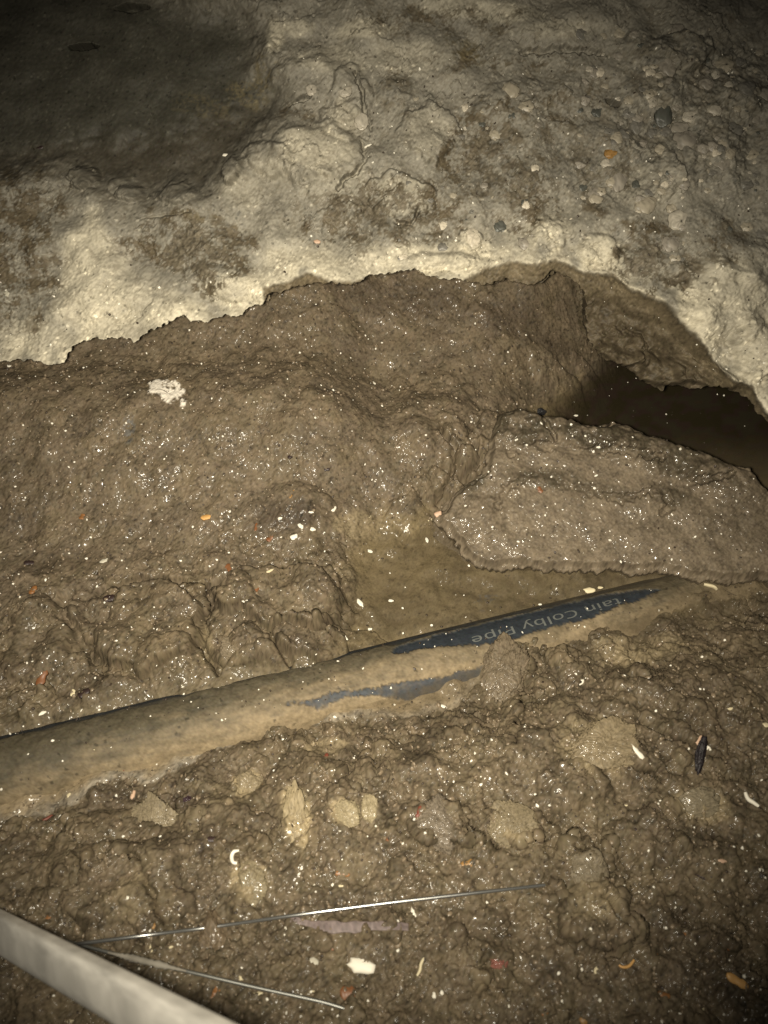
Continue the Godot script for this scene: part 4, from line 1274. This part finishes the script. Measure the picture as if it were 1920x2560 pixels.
func build_debris() -> void:
	var rg := RandomNumberGenerator.new()
	rg.seed = 33
	var ms := {
		"w": mat("white flake", Color(0.66, 0.62, 0.52), 0.6), "y": mat("cream flake", Color(0.52, 0.45, 0.29), 0.6), "g": mat("grey flake", Color(0.42, 0.39, 0.31), 0.6),
		"o": mat("orange wood", Color(0.15, 0.060, 0.022), 0.5), "r": mat("red wood", Color(0.13, 0.035, 0.02), 0.5), "t": mat("tan wood", Color(0.48, 0.27, 0.09), 0.5), "b": mat("brown wood", Color(0.20, 0.09, 0.03), 0.45),
		"d": mat("dark bark", Color(0.025, 0.014, 0.012), 0.5), "p": mat("pink chip", Color(0.42, 0.28, 0.19), 0.55), "a": mat("amber chip", Color(0.24, 0.13, 0.04), 0.5)}
	var meshes := {}
	for v in 6:
		meshes["f%d" % v] = flake(700 + v, 0.85, 0.07, 0.25)
		meshes["l%d" % v] = flake(720 + v, 0.95, 0.09, 0.2)
		meshes["s%d" % v] = splinter(740 + v, 1.0, 0.32)
	var words := {"w": "white", "y": "cream", "g": "greyish", "o": "orange", "r": "dark red", "t": "tan", "b": "brown", "d": "dark", "p": "pinkish", "a": "amber"}
	# [px, py, long, wide, turn (0 = across, 90 = upright), colour]
	for e in [
		[69, 795, 6, 5, 60, "y"], [45, 856, 8, 3, 15, "w"], [314, 883, 10, 8, 20, "g"], [333, 885, 4, 4, 0, "w"], [341, 886, 6, 3, 0, "y"], [328, 907, 6, 5, 0, "w"], [320, 905, 5, 5, 0, "p"], [287, 929, 15, 5, 80, "w"], [151, 948, 10, 5, 95, "y"], [171, 947, 5, 3, 20, "y"], [187, 953, 6, 4, 0, "y"], [217, 951, 9, 5, 50, "y"], [313, 962, 11, 10, 0, "g"], [361, 966, 30, 14, -12, "w"], [242, 978, 8, 6, 0, "y"], [258, 994, 17, 4, 8, "y"], [311, 992, 9, 3, 15, "y"], [70, 1022, 10, 5, 15, "y"], [127, 898, 6, 4, 20, "w"], [259, 901, 4, 4, 0, "w"], [278, 898, 4, 4, 0, "g"],
		[637, 752, 20, 6, -52, "w"], [608, 763, 5, 4, 0, "w"], [625, 805, 10, 3, -15, "y"], [474, 753, 5, 4, 0, "w"], [535, 794, 4, 4, 0, "w"], [413, 913, 12, 5, -70, "w"], [416, 926, 8, 6, -40, "g"], [549, 913, 7, 4, 30, "w"], [461, 935, 5, 4, 60, "y"], [596, 970, 8, 5, 60, "y"], [436, 995, 9, 8, 0, "w"], [562, 981, 5, 5, 0, "w"], [704, 1009, 6, 5, 30, "y"], [704, 1021, 5, 6, 0, "w"], [761, 870, 6, 5, 0, "w"], [725, 875, 6, 3, -30, "y"], [669, 869, 6, 5, 0, "y"], [470, 864, 18, 8, 10, "a"], [419, 812, 12, 5, 65, "r"], [588, 1019, 17, 10, 20, "a"], [737, 981, 22, 9, -30, "t"], [730, 947, 9, 6, 0, "o"], [722, 861, 12, 4, 0, "p"], [387, 841, 14, 4, 80, "o"],
		[348, 993, 16, 13, 0, "o"], [150, 812, 14, 6, -65, "b"], [168, 812, 12, 6, 25, "o"], [342, 874, 15, 5, -10, "b"], [333, 945, 10, 5, 85, "o"], [133, 795, 10, 4, 80, "p"], [44, 820, 18, 3, 40, "r"], [154, 926, 9, 5, 20, "a"], [48, 919, 10, 6, 70, "b"], [215, 993, 12, 9, 60, "b"], [326, 756, 7, 4, 70, "r"], [262, 786, 5, 3, 60, "o"],
		[281, 517, 9, 4, 50, "w"], [301, 526, 8, 6, -50, "w"], [311, 512, 6, 4, 0, "w"], [333, 509, 9, 6, 60, "w"], [294, 537, 9, 7, 30, "w"], [312, 529, 8, 6, 0, "w"], [315, 545, 6, 4, 0, "w"], [370, 552, 6, 4, -30, "w"], [369, 517, 6, 4, 30, "y"], [360, 604, 12, 5, -55, "w"], [245, 601, 7, 4, 0, "w"], [345, 637, 11, 3, -55, "w"], [370, 630, 5, 4, 0, "w"], [73, 693, 9, 6, 90, "y"], [42, 713, 9, 5, 30, "w"], [270, 571, 10, 3, 35, "y"], [104, 561, 9, 6, 30, "g"], [42, 677, 20, 9, 84, "o"], [256, 527, 9, 3, 85, "o"], [271, 538, 10, 6, 40, "o"], [229, 568, 10, 7, -60, "o"], [256, 591, 14, 4, 70, "o"], [206, 517, 10, 6, 10, "t"], [292, 494, 11, 3, 70, "a"], [83, 516, 9, 6, 70, "b"], [33, 590, 10, 6, 70, "b"], [29, 563, 10, 6, 0, "d"], [109, 598, 11, 8, 10, "d"], [84, 693, 12, 8, 40, "d"],
		[589, 591, 12, 7, 0, "y"], [600, 588, 6, 4, 0, "y"], [540, 605, 4, 3, 0, "w"], [581, 682, 10, 5, 45, "w"], [444, 707, 9, 4, -30, "w"], [557, 645, 7, 4, -30, "w"], [430, 520, 6, 4, 40, "y"], [438, 514, 9, 7, 30, "p"], [427, 541, 7, 4, -80, "w"], [406, 530, 4, 4, 0, "w"], [391, 601, 6, 4, 0, "w"], [466, 506, 4, 3, 0, "w"], [730, 708, 7, 5, 0, "y"], [766, 725, 8, 6, 0, "y"], [540, 490, 7, 5, -60, "o"], [412, 668, 9, 3, -25, "d"],
		[589, 441, 6, 5, 0, "w"], [600, 447, 9, 2.5, 10, "w"], [576, 416, 5, 3, 0, "w"], [374, 383, 5, 3, -50, "w"], [290, 455, 8, 5, 80, "d"], [327, 469, 6, 5, 0, "d"], [9, 366, 4, 4, 0, "w"], [368, 146, 10, 2.5, 35, "w"], [226, 155, 8, 4, 0, "w"], [39, 148, 11, 4, 12, "d"], [317, 242, 7, 5, 0, "p"], [7, 294, 6, 8, 0, "g"], [698, 740, 12, 9, 60, "p"], [708, 748, 8, 4, -40, "w"], [445, 801, 10, 4, -30, "d"], [211, 839, 8, 6, 0, "d"], [345, 806, 4, 3, 0, "d"], [664, 995, 12, 6, -20, "b"], [700, 876, 14, 3, -30, "d"], [640, 835, 16, 3, -60, "d"], [120, 770, 9, 4, 0, "r"], [92, 750, 6, 4, 0, "y"], [510, 1006, 5, 4, 0, "w"], [600, 1000, 4, 4, 0, "w"], [655, 955, 6, 5, 0, "b"], [545, 1012, 9, 6, 40, "b"], [684, 935, 6, 5, 0, "b"]]:
		var hit := lay(e[0], e[1])
		var at: Vector3 = hit[0]
		var n: Vector3 = hit[1]
		if hit[2] == "water":
			at.y = 0.0004
			n = Vector3.UP
		elif hit[2] == "mud":
			n = (n + Vector3.UP * 1.5).normalized()
		var px := px_size(at)
		var lng: float = e[2] * px
		var wid: float = e[3] * px * 1.1
		var c: String = e[5]
		var wood := c in ["o", "r", "t", "b", "d", "a"]
		var slim := wid / lng < 0.55
		var called := "wood_chip" if wood and c != "d" else ("bark_piece" if wood else "flake")
		var name: String = called.replace("_", " ")
		var size := "large " if e[2] >= 16 else ("tiny " if e[2] < 6 else ("small " if e[2] < 9 else ""))
		var shape := "long thin " if slim else ""
		var o := obj(called, meshes[("s%d" if wood else ("l%d" if slim else "f%d")) % (rg.randi() % 6)], ms[c])
		var yaw := deg_to_rad(e[4])
		var fwd := (Vector3(cos(yaw), 0, -sin(yaw)) - n * Vector3(cos(yaw), 0, -sin(yaw)).dot(n)).normalized()
		var tall: float = sqrt(lng * wid) * (1.0 if not wood else 0.6)
		o.transform = Transform3D(Basis(fwd * lng, n * tall, fwd.cross(n) * wid) * Basis.from_euler(Vector3(rg.randf_range(-0.12, 0.12), 0, rg.randf_range(-0.1, 0.1))), at + n * tall * (0.08 if not wood else 0.02))
		tag(o, where(e[0], e[1], "%s%s%s %s" % [size, shape, words[c], name], "the largest white flake" if e[0] == 361 else ""), "flake" if called == "flake" else ("wood chip" if called == "wood_chip" else "bark"), "pale flakes scattered on the mud" if called == "flake" else ("wood chips lying in the mud" if called == "wood_chip" else "dark bark pieces in the mud"))
	labels.clear()
	# curled pieces
	for e in [["curl", "thin white curl shaped like a hook, left of the twin pale lumps", [[239, 849.5], [234, 852], [232, 857], [233, 862], [237, 863]], 2.0, "w"], ["curl", "small tan curl in the lower right mud, below the rounded clod", [[619, 965], [623, 967], [629, 966], [634, 960]], 1.5, "t"],
			["squiggle", "bent cream strip by the right end of the slab's front edge", [[704, 584], [709, 585], [714, 587], [717, 590.5]], 2.0, "y"], ["squiggle", "crooked white strip near the right border below the black stick", [[745, 793], [748, 799], [753, 802], [759, 806]], 2.2, "w"], ["squiggle", "thin upright cream shred right of the largest white flake", [[424, 958], [421, 964], [420, 970], [417, 976]], 1.6, "y"]]:
		var cv := Curve3D.new()
		var raw := []
		for q in e[2]:
			raw.append(over(q[0], q[1], 0.0012))
		var mean := 0.0
		for q in raw:
			mean += q.y / raw.size()
		for i in raw.size():
			raw[i].y = lerpf(raw[i].y, mean, 0.7)
		for i in raw.size():
			var tn: Vector3 = (raw[mini(i + 1, raw.size() - 1)] - raw[maxi(i - 1, 0)]) * 0.2
			cv.add_point(raw[i], -tn, tn)
		cv.bake_interval = 0.0006
		var pts := cv.get_baked_points()
		var rr := PackedFloat32Array()
		for i in pts.size():
			rr.append(px_size(pts[i]) * e[3] * (0.55 + 0.45 * sin(PI * (0.15 + 0.7 * i / maxf(1.0, pts.size() - 1)))))
		tag(obj(e[0], tube(pts, rr, 10), ms[e[4]]), e[1], "flake", "pale flakes scattered on the mud")
	# white splinter stick and the black stick
	var st := over(701, 753, 0.0035)
	var root := thing("stick", "short black charred stick standing out of the mud at right", "stick", st)
	var ax := (over(703, 735, 0.006) - over(699, 770, 0.002)) * 0.5
	var across := ax.cross(Vector3.UP).normalized()
	var body := obj("shaft", lump(777, 40, 0.35, 0.07, 4, Color(0.012, 0.009, 0.010), 0.4), mat("charred wood", Color.WHITE, 0.55, 0.4, 0.0, true), root)
	body.transform = Transform3D(Basis(across * 0.0027, ax.cross(across).normalized() * -0.0018, ax), Vector3.ZERO)

func strip_and_roots() -> void:
	# faded strip half sunk in the mud under the upper wire
	var pts := PackedVector3Array()
	var rr := PackedFloat32Array()
	var n := noise(81, 60.0, 3)
	for i in 60:
		var u := i / 59.0
		var px := lerpf(291, 408, u)
		pts.append(over(px, lerpf(919, 931, u) + 4.0 * sin(u * 5.0), 0.0007))
		rr.append(0.0023 * (0.55 + 0.45 * sin(PI * clampf(u, 0.05, 0.95))) * (1.0 + 0.5 * n.get_noise_2d(u * 0.05, 0.0)))
	for k in 14:
		for i in range(1, 59):
			pts[i] = (pts[i - 1] + pts[i] * 2.0 + pts[i + 1]) / 4.0
	var col := func(i: int, an: float) -> Color:
		var s := 1.0 + 0.6 * n.get_noise_2d(i * 0.01, an * 0.01)
		return Color(0.135 * s, 0.105 * s, 0.098 * s)
	tag(obj("plastic_strip", tube(pts, rr, 24, col, 0.22), mat("faded strip", Color.WHITE, 0.6, 0.4, 0.0, true)), "faded mauve grey strip half sunk in mud just under the upper wire", "strip")
	# hair roots
	var rg := RandomNumberGenerator.new()
	rg.seed = 66
	var st := SurfaceTool.new()
	st.begin(Mesh.PRIMITIVE_TRIANGLES)
	for k in 90:
		var px := rg.randf_range(10, 760)
		var py := rg.randf_range(380, 1000) if k % 3 else rg.randf_range(480, 620)
		var h := lay(px, py)
		if h[2] != "mud":
			continue
		var dirr := rg.randf() * TAU
		var bend := rg.randf_range(-1.4, 1.4)
		var lng := rg.randf_range(0.004, 0.014)
		var tp := PackedVector3Array()
		var tr := PackedFloat32Array()
		for i in 12:
			var u := i / 11.0
			var a := dirr + bend * u
			var x: float = h[0].x + cos(a) * lng * u
			var z: float = h[0].z + sin(a) * lng * u
			tp.append(Vector3(x, mud_h.at(x, -z) + 0.0002, z))
			tr.append(lerpf(0.00022, 0.00010, u))
		st.append_from(tube(tp, tr, 5), 0, Transform3D())
	tag(obj("hair_roots", st.commit(), mat("hair root", Color(0.045, 0.030, 0.018), 0.6)), "fine dark hair roots lying in the mud", "roots", "", "stuff")

# ---------------------------------------------------------------- what nobody could count
func build_grit() -> void:
	var rg := RandomNumberGenerator.new()
	rg.seed = 55
	for g in [["white_grit_glints", "tiny white specks and painted glints strewn over the mud", 1500, 0.00022, 0.00085, Color(0.74, 0.70, 0.60), 0.4], ["dark_grit", "tiny dark specks strewn over the silt and mud", 3000, 0.00025, 0.0008, Color(0.035, 0.024, 0.016), 0.5], ["brown_grit", "small brown and tan crumbs of soil strewn over the mud", 5200, 0.0004, 0.0013, Color(0.17, 0.13, 0.085), 0.36]]:  # the white grains also stand in for wet glints
		var mm := MultiMesh.new()
		mm.transform_format = MultiMesh.TRANSFORM_3D
		mm.mesh = lump(900 + int(g[2]), 4, 0.4, 0.0, 2, g[5], 0.2)
		var list := []
		while list.size() < g[2]:
			var t := rg.randf_range(0.045, 0.47)
			var x := rg.randf_range(-1, 1) * (0.165 + (t - 0.05) * 0.26)
			var y := mud_h.at(x, t)
			var d := pipe_z(x) + t
			if absf(d) < R_PIPE:
				if g[0] == "brown_grit":
					continue
				var s := pipe_y(x) + sqrt(R_PIPE * R_PIPE - d * d)
				y = maxf(y, s)
			if y < -0.001 and d > 0.0:
				if g[0] == "brown_grit" or rg.randf() < 0.8:
					continue
				y = 0.0
			var z: float = lerpf(g[3], g[4], pow(rg.randf(), 3.0))
			list.append(Transform3D(Basis.from_euler(Vector3(rg.randf() * TAU, rg.randf() * TAU, rg.randf() * TAU)) * Basis.from_scale(Vector3(z, z * rg.randf_range(0.5, 1.0), z * rg.randf_range(0.7, 1.6))), Vector3(x, y + z * 0.1, -t)))
		if g[0] != "brown_grit":
			for i in 520:
				var b := Vector2(rg.randf_range(-0.25, 0.25), rg.randf_range(-0.03, 0.2))
				if wall_in.at(b.x, b.y) < 0.003 or (b.x < -0.06 and b.y > 0.06):
					continue
				var z: float = lerpf(g[3], g[4], pow(rg.randf(), 3.0)) * 1.1
				list.append(Transform3D(Basis.from_euler(Vector3(rg.randf() * TAU, rg.randf() * TAU, rg.randf() * TAU)) * Basis.from_scale(Vector3(z, z * 0.7, z * rg.randf_range(0.7, 1.6))), wall_o + Vector3(b.x, 0, 0) + wall_t * b.y + wall_d * (wall_h.at(b.x, b.y) + z * 0.1)))
			for i in 260:
				var b := Vector2(rg.randf_range(0.03, 0.25), rg.randf_range(-0.02, 0.11))
				if slab_in.at(b.x, b.y) < 0.002:
					continue
				var z: float = lerpf(g[3], g[4], pow(rg.randf(), 3.0)) * 1.1
				list.append(Transform3D(Basis.from_euler(Vector3(rg.randf() * TAU, rg.randf() * TAU, rg.randf() * TAU)) * Basis.from_scale(Vector3(z, z * 0.7, z * rg.randf_range(0.7, 1.6))), slab_o + Vector3(b.x, 0, 0) + slab_t * b.y + slab_d * (slab_h.at(b.x, b.y) + z * 0.1)))
		mm.instance_count = list.size()
		for i in list.size():
			mm.set_instance_transform(i, list[i])
		var o := MultiMeshInstance3D.new()
		o.name = g[0]
		o.multimesh = mm
		o.material_override = mat(g[0], g[5], g[6])
		add_child(o)
		tag(o, g[1], "grit", "", "stuff")
